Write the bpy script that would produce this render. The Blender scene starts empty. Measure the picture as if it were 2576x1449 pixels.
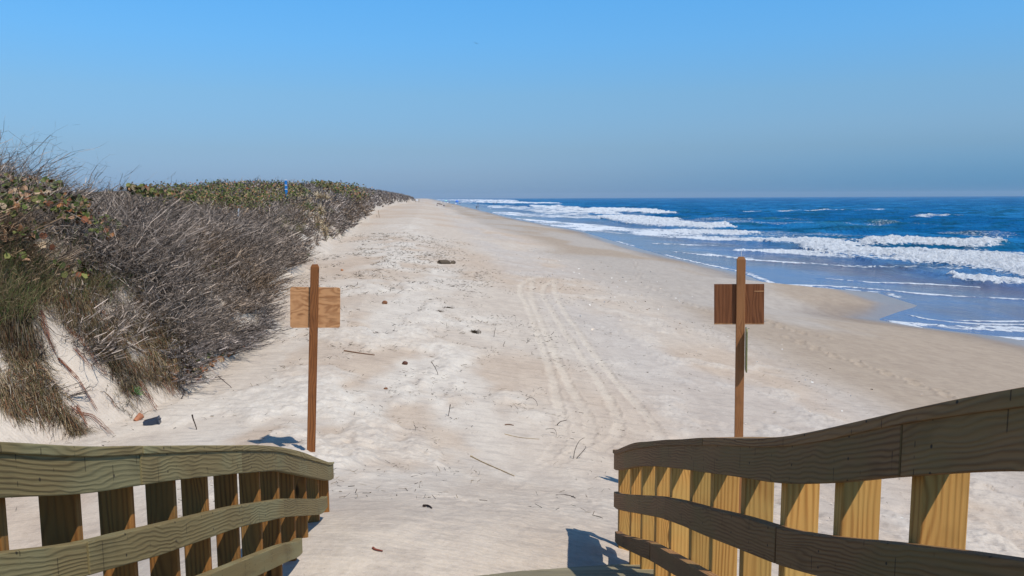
import bpy, bmesh, math, random
import numpy as np
from mathutils import Matrix, Vector

# ------------------------------------------------------------------ camera, sky, sun
S = bpy.context.scene
R = math.radians
H = 5.8                                   # camera height above the sea
F = 2000.0                                # focal length in px of a 2576 x 1449 frame
W0, H0 = 2576.0, 1449.0
cam = bpy.data.cameras.new('camera'); camo = bpy.data.objects.new('camera', cam)
S.collection.objects.link(camo); S.camera = camo
cam.sensor_width = 36; cam.lens = 36 * F / W0
cam.clip_start = 0.05; cam.clip_end = 20000
ROT = (Matrix.Rotation(R(90 - 6.5), 4, 'X') @ Matrix.Rotation(R(-0.28), 4, 'Z'))
camo.matrix_world = Matrix.Translation((0, 0, H)) @ ROT
M3 = np.array(ROT.to_3x3())

SUN = Vector((0.95, -1.0, 2.2)).normalized()
wd = bpy.data.worlds.new('World'); S.world = wd; wd.use_nodes = True
nt = wd.node_tree; N = nt.nodes; L = nt.links
for n in list(N): N.remove(n)
out = N.new('ShaderNodeOutputWorld'); bg = N.new('ShaderNodeBackground')
sky = N.new('ShaderNodeTexSky'); sky.sky_type = 'NISHITA'; sky.sun_disc = False
sky.sun_elevation = math.asin(SUN.z); sky.sun_rotation = math.atan2(SUN.x, SUN.y)
sky.altitude = 0; sky.air_density = 1.0; sky.dust_density = 0.6; sky.ozone_density = 3.0
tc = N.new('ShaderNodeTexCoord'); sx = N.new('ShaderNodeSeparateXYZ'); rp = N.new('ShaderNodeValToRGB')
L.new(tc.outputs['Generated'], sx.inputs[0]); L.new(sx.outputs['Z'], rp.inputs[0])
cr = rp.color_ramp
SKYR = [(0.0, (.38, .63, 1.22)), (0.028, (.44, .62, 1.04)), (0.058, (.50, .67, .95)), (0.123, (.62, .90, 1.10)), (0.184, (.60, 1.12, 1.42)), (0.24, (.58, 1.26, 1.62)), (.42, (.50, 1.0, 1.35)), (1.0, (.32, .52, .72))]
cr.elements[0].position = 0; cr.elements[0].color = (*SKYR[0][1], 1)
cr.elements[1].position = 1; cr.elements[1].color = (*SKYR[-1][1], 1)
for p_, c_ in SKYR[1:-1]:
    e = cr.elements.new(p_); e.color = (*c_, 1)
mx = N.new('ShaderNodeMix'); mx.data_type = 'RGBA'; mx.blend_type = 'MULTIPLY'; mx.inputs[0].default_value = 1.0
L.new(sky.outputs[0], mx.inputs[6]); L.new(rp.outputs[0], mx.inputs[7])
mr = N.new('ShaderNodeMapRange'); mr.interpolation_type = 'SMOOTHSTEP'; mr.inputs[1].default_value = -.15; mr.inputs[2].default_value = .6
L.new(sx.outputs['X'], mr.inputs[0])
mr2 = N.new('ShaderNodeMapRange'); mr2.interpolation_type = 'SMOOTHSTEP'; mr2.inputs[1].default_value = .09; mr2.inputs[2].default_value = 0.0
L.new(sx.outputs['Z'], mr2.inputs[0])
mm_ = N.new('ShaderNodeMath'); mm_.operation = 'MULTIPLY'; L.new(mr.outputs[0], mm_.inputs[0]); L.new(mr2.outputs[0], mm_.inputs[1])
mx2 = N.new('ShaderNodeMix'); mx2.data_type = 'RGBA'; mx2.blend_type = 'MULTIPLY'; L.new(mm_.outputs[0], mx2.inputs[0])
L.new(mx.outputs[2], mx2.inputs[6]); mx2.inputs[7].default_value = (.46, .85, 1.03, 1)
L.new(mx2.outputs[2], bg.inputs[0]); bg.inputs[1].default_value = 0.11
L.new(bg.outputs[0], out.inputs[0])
sl = bpy.data.lights.new('sun', 'SUN'); sl.energy = 4.2; sl.angle = R(0.5); sl.color = (1.0, 0.94, 0.85)
so = bpy.data.objects.new('sun', sl); S.collection.objects.link(so)
so.rotation_euler = SUN.to_track_quat('Z', 'Y').to_euler()
S.view_settings.view_transform = 'Standard'; S.view_settings.look = 'None'
S.view_settings.exposure = 0.0; S.view_settings.gamma = 1.0
S.cycles.volume_bounces = 0; S.cycles.max_bounces = 6

rng = np.random.default_rng(7); random.seed(7)
C = S.collection

# ------------------------------------------------------------------ helpers
def tag(o, label=None, cat=None, group=None, kind=None):
    if label: o['label'] = label
    if cat: o['category'] = cat
    if group: o['group'] = group
    if kind: o['kind'] = kind
    return o

def empty(name, loc, label, cat, group=None, rz=0):
    o = bpy.data.objects.new(name, None); C.objects.link(o); o.location = loc; o.rotation_euler = (0, 0, rz)
    o.empty_display_size = 0.2
    return tag(o, label, cat, group)

def ray(x, y):
    """direction (world) through a photograph point (2576 wide), scaled so that dy = 1"""
    x = np.asarray(x, float); y = np.asarray(y, float)
    d = np.stack([(x - W0 / 2) / F, -(y - H0 / 2) / F, -np.ones_like(x)], -1) @ M3.T
    return d / d[..., 1:2]

def at(x, y, Y):
    d = ray(x, y); return Vector((float(d[0] * Y), Y, float(H + d[2] * Y)))

def at_plane(x, y, X0, k):
    """point where the view ray meets the vertical plane X = X0 + k Y"""
    d = ray(x, y); Y = X0 / (d[0] - k); return np.array([d[0] * Y, Y, H + d[2] * Y])

def _h(ix, iy, s):
    n = (ix.astype(np.int64) * 374761393 + iy.astype(np.int64) * 668265263 + s * 1442695041) & 0x7fffffff
    n = ((n ^ (n >> 13)) * 1274126177) & 0x7fffffff
    return ((n ^ (n >> 16)) & 0xffff) / 65535.0

def vn(x, y, s=0):
    x = np.asarray(x, float); y = np.asarray(y, float)
    ix = np.floor(x); iy = np.floor(y); fx = x - ix; fy = y - iy
    fx = fx * fx * (3 - 2 * fx); fy = fy * fy * (3 - 2 * fy)
    a = _h(ix, iy, s); b = _h(ix + 1, iy, s); c = _h(ix, iy + 1, s); d = _h(ix + 1, iy + 1, s)
    return (a * (1 - fx) + b * fx) * (1 - fy) + (c * (1 - fx) + d * fx) * fy

def fbm(x, y, o=4, s=0):
    t = 0; a = .5
    for i in range(o):
        t = t + a * vn(x, y, s + i * 17); x = x * 2.03 + 5.1; y = y * 2.03 + 1.7; a *= .5
    return t / (1 - .5 ** o)

def ss(a, b, x):
    t = np.clip((x - a) / (b - a), 0, 1); return t * t * (3 - 2 * t)

def mesh_np(name, V, Fq, mat, parent=None, uv=None, cols=None, smooth=False):
    me = bpy.data.meshes.new(name)
    V = np.ascontiguousarray(V, np.float32); Fq = np.ascontiguousarray(Fq, np.int32)
    k = Fq.shape[1]
    me.vertices.add(len(V)); me.vertices.foreach_set('co', V.ravel())
    me.loops.add(Fq.size); me.loops.foreach_set('vertex_index', Fq.ravel())
    me.polygons.add(len(Fq)); me.polygons.foreach_set('loop_start', np.arange(0, Fq.size, k, dtype=np.int32))
    if smooth: me.polygons.foreach_set('use_smooth', np.ones(len(Fq), bool))
    for nm, c in (cols or {}).items():
        c = np.asarray(c, np.float32)
        if c.ndim == 1:
            a = me.attributes.new(nm, 'FLOAT', 'POINT'); a.data.foreach_set('value', c)
        else:
            a = me.attributes.new(nm, 'FLOAT_COLOR', 'POINT')
            cc = np.ones((len(V), 4), np.float32); cc[:, :3] = c; a.data.foreach_set('color', cc.ravel())
    me.update(calc_edges=True)
    if mat: me.materials.append(mat)
    o = bpy.data.objects.new(name, me); C.objects.link(o)
    if parent: o.parent = parent
    return o

def obj_bm(name, bm, mat, parent=None, smooth=False, bevel=0):
    bmesh.ops.recalc_face_normals(bm, faces=bm.faces)
    me = bpy.data.meshes.new(name); bm.to_mesh(me); bm.free()
    for p in me.polygons: p.use_smooth = smooth
    if mat: me.materials.append(mat)
    o = bpy.data.objects.new(name, me); C.objects.link(o)
    if parent: o.parent = parent
    if bevel:
        b = o.modifiers.new('bevel', 'BEVEL'); b.width = bevel; b.segments = 2; b.limit_method = 'ANGLE'
    return o

def sweep(name, rings, mat, parent=None, bevel=0.003, uoff=0.0, seg=None):
    """closed 4-sided board through rings [(p0,p1,p2,p3), ...]; UV in metres: u along, v around"""
    bm = bmesh.new(); uvl = bm.loops.layers.uv.new('UVMap')
    rings = [[Vector(p) for p in r] for r in rings]
    vs = [[bm.verts.new(p) for p in r] for r in rings]
    cen = [sum(r, Vector()) / 4 for r in rings]
    u = [0.0]
    for a, b in zip(cen[:-1], cen[1:]): u.append(u[-1] + (b - a).length)
    w = [0.0]
    for j in range(4): w.append(w[-1] + (rings[0][(j + 1) % 4] - rings[0][j]).length + 0.37)
    for i in range(len(rings) - 1):
        for j in range(4):
            k = (j + 1) % 4
            f = bm.faces.new((vs[i][j], vs[i][k], vs[i + 1][k], vs[i + 1][j]))
            vk = w[j + 1] - 0.37
            for lp, uvv in zip(f.loops, ((u[i], w[j]), (u[i], vk), (u[i + 1], vk), (u[i + 1], w[j]))):
                lp[uvl].uv = (uvv[0] + uoff, uvv[1] + uoff * .31)
    for r, e in ((vs[0], 0), (vs[-1], 1)):
        f = bm.faces.new(r if e else r[::-1])
        for lp in f.loops:
            co = lp.vert.co; lp[uvl].uv = (co.z * .3 + uoff + 40, co.x + co.y)
    return obj_bm(name, bm, mat, parent, False, bevel)

def box_rings(a, b, sx_, sy_, side=Vector((1, 0, 0)), fwd=Vector((0, 1, 0))):
    r = []
    for p in (Vector(a), Vector(b)):
        r.append([p - side * sx_ / 2 - fwd * sy_ / 2, p + side * sx_ / 2 - fwd * sy_ / 2,
                  p + side * sx_ / 2 + fwd * sy_ / 2, p - side * sx_ / 2 + fwd * sy_ / 2])
    return r

def tubes(paths, sides=6):
    """paths: list of (points, radii) -> V, quads"""
    V = []; Q = []; n = 0
    for pts, rad in paths:
        pts = np.asarray(pts, float); rad = np.broadcast_to(np.asarray(rad, float), (len(pts),))
        t = np.gradient(pts, axis=0); t /= np.linalg.norm(t, axis=1)[:, None] + 1e-9
        ref = np.array([0.13, 0.2, 1.0]) if abs(t[0][2]) < .9 else np.array([1.0, .1, 0])
        a = np.cross(t, ref); a /= np.linalg.norm(a, axis=1)[:, None]; b = np.cross(t, a)
        th = np.arange(sides) * 2 * np.pi / sides
        ring = pts[:, None] + rad[:, None, None] * (np.cos(th)[None, :, None] * a[:, None] + np.sin(th)[None, :, None] * b[:, None])
        V.append(ring.reshape(-1, 3))
        for i in range(len(pts) - 1):
            for j in range(sides):
                k = (j + 1) % sides
                Q.append((n + i * sides + j, n + i * sides + k, n + (i + 1) * sides + k, n + (i + 1) * sides + j))
        for e, i in ((0, 0), (1, len(pts) - 1)):
            c = pts[i]; V.append(c[None].repeat(1, 0))
            ci = n + len(pts) * sides + e
            for j in range(0, sides):
                k = (j + 1) % sides
                q = (n + i * sides + j, n + i * sides + k, ci, ci)
                Q.append(q)
        n += len(pts) * sides + 2
    return np.concatenate(V), Q

def tube_obj(name, paths, mat, parent=None, sides=6, smooth=True):
    V, Q = tubes(paths, sides)
    me = bpy.data.meshes.new(name)
    me.from_pydata([tuple(v) for v in V], [], [tuple(dict.fromkeys(q)) for q in Q])
    me.update(); me.materials.append(mat)
    for p in me.polygons: p.use_smooth = smooth
    o = bpy.data.objects.new(name, me); C.objects.link(o)
    if parent: o.parent = parent
    return o

# ------------------------------------------------------------------ material kit
class MT:
    def __init__(s, name, rough=.8, spec=.3):
        s.m = bpy.data.materials.new(name); s.m.use_nodes = True; s.t = s.m.node_tree
        s.p = s.t.nodes['Principled BSDF']; s.p.inputs['Roughness'].default_value = rough
        s.p.inputs['Specular IOR Level'].default_value = spec
    def n(s, k, **kw):
        q = s.t.nodes.new(k)
        for a, b in kw.items(): setattr(q, a, b)
        return q
    def l(s, a, b): s.t.links.new(a, b)
    def inp(s, q, i, v):
        if hasattr(v, 'default_value') or isinstance(v, bpy.types.NodeSocket): s.l(v, q.inputs[i])
        else: q.inputs[i].default_value = v
    def math(s, op, a, b=0.0, c=None, clamp=False):
        q = s.n('ShaderNodeMath', operation=op, use_clamp=clamp); s.inp(q, 0, a); s.inp(q, 1, b)
        if c is not None: s.inp(q, 2, c)
        return q.outputs[0]
    def mix(s, f, a, b, bt='MIX'):
        q = s.n('ShaderNodeMix', data_type='RGBA', blend_type=bt)
        for i, v in ((0, f), (6, a), (7, b)):
            if isinstance(v, tuple) and len(v) == 3: v = (*v, 1)
            s.inp(q, i, v)
        return q.outputs[2]
    def noise(s, vec, scale, detail=3, rough=.5, dist=0, dim='3D'):
        q = s.n('ShaderNodeTexNoise', noise_dimensions=dim)
        if vec is not None: s.l(vec, q.inputs['Vector'])
        q.inputs['Scale'].default_value = scale; q.inputs['Detail'].default_value = detail
        q.inputs['Roughness'].default_value = rough; q.inputs['Distortion'].default_value = dist
        return q.outputs[0]
    def mapr(s, v, a, b, c=0.0, d=1.0, smooth=True):
        q = s.n('ShaderNodeMapRange'); q.interpolation_type = 'SMOOTHSTEP' if smooth else 'LINEAR'
        for i, x in enumerate((v, a, b, c, d)): s.inp(q, i, x)
        return q.outputs[0]
    def scale(s, vec, sc, loc=(0, 0, 0), rz=0):
        q = s.n('ShaderNodeMapping'); s.l(vec, q.inputs[0]); q.inputs['Scale'].default_value = sc
        q.inputs['Location'].default_value = loc; q.inputs['Rotation'].default_value = (0, 0, rz)
        return q.outputs[0]
    def bump(s, h, dist, strength=1.0, nrm=None):
        q = s.n('ShaderNodeBump'); s.l(h, q.inputs['Height']); q.inputs['Distance'].default_value = dist
        q.inputs['Strength'].default_value = strength
        if nrm: s.l(nrm, q.inputs['Normal'])
        return q.outputs[0]
    def pos(s): return s.n('ShaderNodeNewGeometry').outputs['Position']
    def attr(s, nm, out='Color'): return s.n('ShaderNodeAttribute', attribute_name=nm).outputs[out]
    def base(s, c): s.inp(s.p, 'Base Color', (*c, 1) if isinstance(c, tuple) and len(c) == 3 else c)
    def nrm(s, v): s.l(v, s.p.inputs['Normal'])

def plain(name, col, rough=.7, spec=.3, var=.15, sc=30):
    m = MT(name, rough, spec); nz = m.noise(m.n('ShaderNodeTexCoord').outputs['Object'], sc, 3)
    m.base(m.mix(nz, tuple(c * (1 - var) for c in col), tuple(min(1, c * (1 + var)) for c in col)))
    return m.m

def wood(name, dark, light, rings=12.0, across=60.0, tint=None, kerf=False, rough=.75, knots=True, streak=.35, lenf=1.5):
    m = MT(name, rough, .25)
    uv = m.n('ShaderNodeUVMap').outputs[0]
    oi = m.n('ShaderNodeObjectInfo').outputs['Random']
    off = m.n('ShaderNodeVectorMath', operation='ADD'); m.l(uv, off.inputs[0])
    cb = m.n('ShaderNodeCombineXYZ'); m.l(m.math('MULTIPLY', oi, 37.0), cb.inputs[0]); m.l(m.math('MULTIPLY', oi, 11.0), cb.inputs[2])
    m.l(cb.outputs[0], off.inputs[1]); v = off.outputs[0]
    lo = m.noise(m.scale(v, (lenf, 7.0, 1)), 1.0, 3, .45, .35)
    sp = m.n('ShaderNodeSeparateXYZ'); m.l(v, sp.inputs[0])
    ph = m.math('ADD', m.math('MULTIPLY', lo, rings * 6.283), m.math('MULTIPLY', sp.outputs[1], across * 6.283))
    if knots:
        vo = m.n('ShaderNodeTexVoronoi'); vo.inputs['Scale'].default_value = 1.0
        m.l(m.scale(v, (2.4, 8.5, 1)), vo.inputs['Vector']); vd = vo.outputs['Distance']
        ph = m.math('ADD', ph, m.mapr(vd, 0, .42, 14, 0))
    rg = m.math('MULTIPLY_ADD', m.math('SINE', ph), .5, .5)
    rg = m.math('POWER', rg, 1.8)
    fine = m.noise(m.scale(v, (6, 190, 1)), 1.0, 3, .6)
    broad = m.noise(m.scale(v, (2.2, 3, 1)), 1.0, 3, .55)
    rg2 = m.math('MULTIPLY', rg, m.mapr(m.noise(m.scale(v, (2, 9, 1), (7, 3, 0)), 1.0, 2), .3, .65, .35, 1))
    f = m.math('ADD', m.math('MULTIPLY', rg2, .56), m.math('MULTIPLY', fine, streak), clamp=True)
    col = m.mix(f, light, dark)
    if tint: col = m.mix(m.mapr(broad, .45, .68), col, m.mix(.6, col, tint))
    col = m.mix(m.math('MULTIPLY', m.mapr(m.noise(m.scale(v, (3, 5, 1)), 1.7, 3), .55, .75), .35), col, m.mix(1.0, col, (.45, .42, .40), 'MULTIPLY'))
    if knots:
        kn = m.mapr(vd, .05, .12, 1, 0)
        col = m.mix(m.math('MULTIPLY', kn, .8), col, tuple(c * .28 for c in dark))
    hv = m.mapr(m.math('FRACT', m.math('MULTIPLY', oi, 7.7)), 0, 1, .78, 1.12, False)
    hc = m.n('ShaderNodeCombineXYZ')
    for q_ in range(3): m.l(hv, hc.inputs[q_])
    col = m.mix(1.0, col, hc.outputs[0], 'MULTIPLY')
    if kerf:
        kk = m.math('FRACT', m.math('MULTIPLY', sp.outputs[0], 7.3))
        k1 = m.mapr(m.math('ABSOLUTE', m.math('SUBTRACT', kk, .5)), .0, .022, 1, 0)
        km = m.mapr(m.noise(m.scale(v, (7.3, 22, 1)), 1.0, 2), .52, .58)
        col = m.mix(m.math('MULTIPLY', m.math('MULTIPLY', k1, km), .85), col, tuple(c * .2 for c in dark))
        du = m.math('DIVIDE', m.math('ABSOLUTE', m.math('SUBTRACT', m.math('FRACT', m.math('MULTIPLY', sp.outputs[0], 2.985)), .5)), 2.985)
        dv = m.math('DIVIDE', m.math('ABSOLUTE', m.math('SUBTRACT', m.math('FRACT', m.math('MULTIPLY', sp.outputs[1], 19.0)), .5)), 19.0)
        nd = m.math('SQRT', m.math('ADD', m.math('MULTIPLY', du, du), m.math('MULTIPLY', dv, dv)))
        col = m.mix(m.mapr(nd, .0025, .0055, .9, 0), col, (.03, .022, .016))
    m.base(col)
    m.nrm(m.bump(m.math('ADD', rg, fine), .0012, .7))
    return m.m

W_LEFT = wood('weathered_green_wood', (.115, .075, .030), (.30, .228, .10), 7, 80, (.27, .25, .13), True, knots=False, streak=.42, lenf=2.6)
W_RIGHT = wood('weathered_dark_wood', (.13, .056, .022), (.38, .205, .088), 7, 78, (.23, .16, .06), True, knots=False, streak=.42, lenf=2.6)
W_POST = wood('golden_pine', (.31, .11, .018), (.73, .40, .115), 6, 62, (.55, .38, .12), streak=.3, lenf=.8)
W_POSTL = wood('shaded_pine', (.10, .034, .008), (.40, .17, .04), 6, 62, (.24, .15, .05), streak=.3, lenf=.8)  # left posts' pine, darkened so that their shade sits in the colour
W_SIGNP = wood('stained_post_wood', (.075, .022, .007), (.31, .115, .034), 6, 45, streak=.25, lenf=1.6)
W_SIGNP2 = wood('faded_post_wood', (.17, .058, .019), (.43, .19, .07), 3.5, 70, streak=.35, lenf=.9)
W_PLY = wood('honey_plywood', (.165, .052, .013), (.49, .25, .11), 6, 12, streak=.1, knots=False, lenf=3.4)
W_PLY2 = wood('dark_plywood', (.11, .036, .012), (.25, .092, .034), 5, 22, streak=.5, knots=False, lenf=1.2)
W_DECK = wood('deck_wood', (.16, .13, .075), (.36, .31, .19), 5, 50, knots=False)

# ------------------------------------------------------------------ ground shape
WL = np.array([(-5, 24), (28, 24.5), (32, 24.0), (34, 22.5), (37, 21.3), (39.5, 23.8), (41.6, 26.1), (47.5, 27.2), (53, 22.8), (60, 24),
               (75, 23.5), (101, 24.5), (138, 26.5), (215, 24), (341, 24.5), (600, 25), (5000, 25)])
TOE = np.array([(-5, -5.5), (7, -5.4), (9.2, -4.9), (10.5, -4.1), (11.7, -3.8), (14.9, -3.85), (17.4, -3.6), (20.4, -4.4), (24.3, -4.4), (28.4, -5.5),
                (29.9, -4.9), (37.7, -6.3), (41.7, -5.5), (50, -6.1), (57, -6.1), (66, -6.6), (76, -7.1), (98, -8.0), (120, -9.2),
                (180, -11.8), (241, -13.3), (330, -13.5), (400, -12.5), (500, -9.6), (560, -7.8), (610, -9), (650, -16), (700, -40), (900, -160), (5000, -900)])
PLAT = np.array([(0, 3.6), (12, 3.6), (16, 3.4), (22, 3.0), (32, 2.5), (45, 2.45), (58, 2.75), (70, 3.2), (90, 4.0), (140, 4.6), (200, 5.3), (350, 5.9), (500, 5.0), (640, 2.6), (5000, 2)])
BV = np.array([(-900, -3.0), (-30, -3.0), (-4, -2.87), (-1.85, -2.87), (2.1, -3.38), (5, -3.78), (10, -4.4), (16, -5.12), (20, -5.55), (23, -5.82), (27, -6.1), (40, -7.2), (100, -11), (4000, -30)])
MND = [(-.95, 4.07, -1.78), (-.9, 4.9, -1.95), (-.1, 4.05, -1.99), (.35, 4.45, -2.12), (.3, 5.2, -2.17), (-.3, 5.2, -2.14), (.7, 4.0, -2.06), (.9, 5.0, -2.25),
       (-2.7, 8.9, -2.77), (1.15, 9.25, -3.38), (-1.9, 6.5, -2.45), (0, 7, -2.72), (1.6, 5.2, -2.6), (1.5, 7, -2.95), (3, 6, -3.15),
       (-2.5, 5, -2.35), (-3.5, 6.5, -2.65), (-.95, 3.2, -1.85), (0, 3, -2.15), (0, 1, -2.15), (-2, 2.5, -2.35), (2, 3, -2.75), (0, -1, -2.2), (3, 0, -3.0), (-4, 2, -2.8), (4, 9, -3.7), (-4.5, 9, -2.85)]

def beach0(X, Y):
    v = X + .106 * Y
    wl = np.interp(Y, WL[:, 0], WL[:, 1])
    z = np.interp(v - (wl - 23) * ss(9, 19, v), BV[:, 0], BV[:, 1])
    return z, v, wl
_mp = np.array(MND); _res = _mp[:, 2] - beach0(_mp[:, 0], _mp[:, 1])[0]
_K = np.exp(-((_mp[:, None, 0] - _mp[None, :, 0]) ** 2 + (_mp[:, None, 1] - _mp[None, :, 1]) ** 2) / (2 * 1.5 ** 2)) + .03 * np.eye(len(_mp))
_cw = np.linalg.solve(_K, _res)

TRK = [[(1306, 735), (1312, 716), (1338, 699), (1362, 697)], [(1306, 735), (1330, 775), (1357, 850), (1385, 930), (1400, 1000), (1412, 1045), (1420, 1090), (1398, 1135), (1350, 1175), (1270, 1220), (1150, 1280), (1040, 1340), (950, 1400), (910, 1449)],
       [(1342, 700), (1334, 740), (1352, 790), (1378, 850), (1408, 920), (1440, 985), (1475, 1040), (1492, 1080), (1470, 1120), (1420, 1155), (1340, 1190)],
       [(1395, 704), (1368, 720), (1362, 740), (1390, 785), (1430, 850), (1470, 910), (1510, 965), (1540, 1020), (1560, 1060), (1552, 1100), (1510, 1135)],
       [(1398, 703), (1393, 730), (1415, 780), (1460, 840), (1500, 900), (1550, 960), (1600, 1015), (1640, 1060), (1665, 1100), (1660, 1130)],
       [(1340, 1190), (1240, 1235), (1110, 1310), (1020, 1380), (985, 1449)]]

def polydist(X, Y, P):
    """distance to polyline and signed length along it"""
    d = np.full(X.shape, 1e9); s = np.zeros(X.shape); acc = 0
    for a, b in zip(P[:-1], P[1:]):
        ab = b - a; l2 = ab @ ab + 1e-12
        t = np.clip(((X - a[0]) * ab[0] + (Y - a[1]) * ab[1]) / l2, 0, 1)
        dd = np.hypot(X - a[0] - t * ab[0], Y - a[1] - t * ab[1])
        m = dd < d; d = np.where(m, dd, d); s = np.where(m, acc + t * math.sqrt(l2), s); acc += math.sqrt(l2)
    return d, s

def ground0(X, Y):
    """height relative to the camera, without tracks"""
    X = np.asarray(X, float); Y = np.asarray(Y, float)
    z, v, wl = beach0(X, Y)
    near = (Y < 14) & (np.abs(X) < 9)
    add = np.zeros(X.shape)
    if near.any():
        xn = X[near]; yn = Y[near]; a = 0
        for (mx_, my_, _), c in zip(_mp, _cw): a = a + c * np.exp(-((xn - mx_) ** 2 + (yn - my_) ** 2) / (4.5))
        add[near] = a
    z = z + add
    toe = np.interp(Y, TOE[:, 0], TOE[:, 1]) + (fbm(Y * .45, X * 0 + 3.1, 3, 5) - .5) * np.clip(Y * .03, .5, 2.2)
    w = toe - v
    pl = np.interp(Y, PLAT[:, 0], PLAT[:, 1])
    gul = (fbm(Y * 1.15 + w * .5, w * .22, 3, 9) - .5)
    ww = w + gul * 1.2 * ss(0, 1.0, w) * (1 - ss(3, 5, w))
    face = np.interp(ww, [-1, -.25, .3, 1.9, 2.8, 5, 9, 24, 60], [0, .0, .14, .62, .72, .86, 1.0, 1.0, .8])
    z = z + pl * face + (fbm(X * .12, Y * .06, 3, 21) - .5) * .7 * ss(2.5, 8, w)
    return z, v, w, wl

def hit(x, y, lift=0.0, Ymax=900):
    """where view rays through photograph points meet the ground (raised by lift)"""
    d = ray(x, y); n = len(d)
    Y = np.full(n, 1.5); prev = Y.copy(); done = np.zeros(n, bool); hi = np.full(n, np.nan)
    while (~done).any() and Y.min() < Ymax:
        g = ground0(d[:, 0] * Y, Y)[0] + lift
        b = (d[:, 2] * Y < g) & ~done
        hi[b] = Y[b]; done |= b
        prev = np.where(done, prev, Y); Y = np.where(done, Y, Y * 1.02 + .02)
        if Y.max() > Ymax: break
    lo = prev.copy(); h2 = np.where(done, hi, np.nan)
    for _ in range(12):
        m = (lo + h2) / 2; g = ground0(d[:, 0] * m, np.where(np.isnan(m), 1, m))[0] + lift
        b = d[:, 2] * m < g; h2 = np.where(b, m, h2); lo = np.where(b, lo, m)
    P = np.stack([d[:, 0] * h2, h2, H + d[:, 2] * h2], -1)
    return P[done]

def gz(X, Y): return float(H + ground0(np.array([X]), np.array([Y]))[0][0])
def on(x, y, lift=0.0):
    for dy in range(0, 60, 2):
        h_ = hit(np.array([x], float), np.array([y + dy], float), lift)
        if len(h_): return Vector(h_[0])

def polar(rs, th):
    rr, tt = np.meshgrid(rs, th, indexing='ij'); X = rr * np.sin(tt); Y = rr * np.cos(tt)
    n, m = rr.shape; i = np.arange(n * m).reshape(n, m)
    Q = np.stack([i[:-1, :-1], i[:-1, 1:], i[1:, 1:], i[1:, :-1]], -1).reshape(-1, 4)
    return X.ravel(), Y.ravel(), Q, rr.ravel()

# ------------------------------------------------------------------ sand
rs = list(np.arange(.4, 4, .06)); r = 4.0
while r < 4200:
    rs.append(r); r += max(.018, r * r / 5600 * 1.7) if r < 900 else r * .1
th = np.concatenate([np.arange(-.95, -.62, .012), np.arange(-.62, .62, .00135), np.arange(.62, .95, .012)])
X, Y, Q, RR = polar(np.array(rs), th)
z, v, w, wl = ground0(X, Y)
dry = 1 - ss(6.5, 11, v + (fbm(X * .12, Y * .05, 3, 31) - .5) * 7)
# strandline hummocks, ripples, footprints, tyre tracks
cen = 1.2 + (fbm(Y * .12, Y * 0, 2, 40) - .5) * 3 - ss(12, 40, Y) * 1.2
band = np.exp(-((v - cen + 1.6) / 2.4) ** 2) * ss(5.5, 8, Y) * (1 - ss(60, 160, Y))
hum = ss(.50, .66, fbm(X * .9, Y * .55, 4, 44)) * band
left_of = ss(2.8, 4.6, v) * (1 - ss(8, 11, v + (fbm(X * .3, Y * .1, 3, 47) - .5) * 5)) * ss(5, 9, Y)
hum2 = ss(.5, .68, fbm(X * 1.1, Y * .8, 4, 45)) * left_of * .8
lump = fbm(X * 5, Y * 5, 3, 50) - .5
lump2 = fbm(X * 13, Y * 13, 2, 51) - .5
fr = RR < 40
amp = (.05 + .95 * np.clip(hum + hum2, 0, 1))
ramp = np.exp(-((X - .5) / 1.6) ** 2 - ((Y - 6) / 2.2) ** 2)
z = z + np.where(fr, lump * (.085 * amp + .03 * ramp) + lump2 * (.050 * amp + .02 * ramp), 0) + hum * .07 + hum2 * .03
rough_r = ss(1.6, 2.6, X) * (1 - ss(11, 16, Y)) * (v < 8)
z = z + np.where(fr, rough_r * (np.minimum(fbm(X * 3.2, Y * 3.2, 3, 53), .5) - .5) * .16, 0)
track = np.zeros(len(X)); tread = np.zeros(len(X))
for T in TRK:
    P = hit(np.array([p[0] for p in T], float), np.array([p[1] for p in T], float))[:, :2]
    ts = np.linspace(0, len(P) - 1, 30)          # smooth the traced line
    Pn = np.stack([np.interp(ts, range(len(P)), P[:, k]) for k in (0, 1)], -1)
    Pn[1:-1] = (Pn[:-2] + Pn[1:-1] * 2 + Pn[2:]) / 4
    m = (X > Pn[:, 0].min() - 1) & (X < Pn[:, 0].max() + 1) & (Y > Pn[:, 1].min() - 1) & (Y < Pn[:, 1].max() + 1)
    d, s = polydist(X[m], Y[m], Pn)
    hw = .070 + .0012 * Y[m]
    d = np.maximum(d + (vn(X[m] * 9, Y[m] * 9, 34) - .5) * hw * .8, 0)
    k = 1 - ss(hw * .5, hw * 1.4, d)
    fade = ss(8.5, 13.0, Y[m]) * .78 + .22
    rim = np.exp(-((d - hw * 1.35) / (hw * .35)) ** 2)
    track[m] = np.maximum(track[m], k * fade)
    tread[m] = np.where(k > .3, s, tread[m])
    nz_ = .5 + vn(X[m] * 3, Y[m] * 3, 33)
    z[m] += (-.013 * k + .007 * rim * nz_ + .004 * k * np.sin(s * 2 * np.pi / .09)) * fade * nz_
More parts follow.
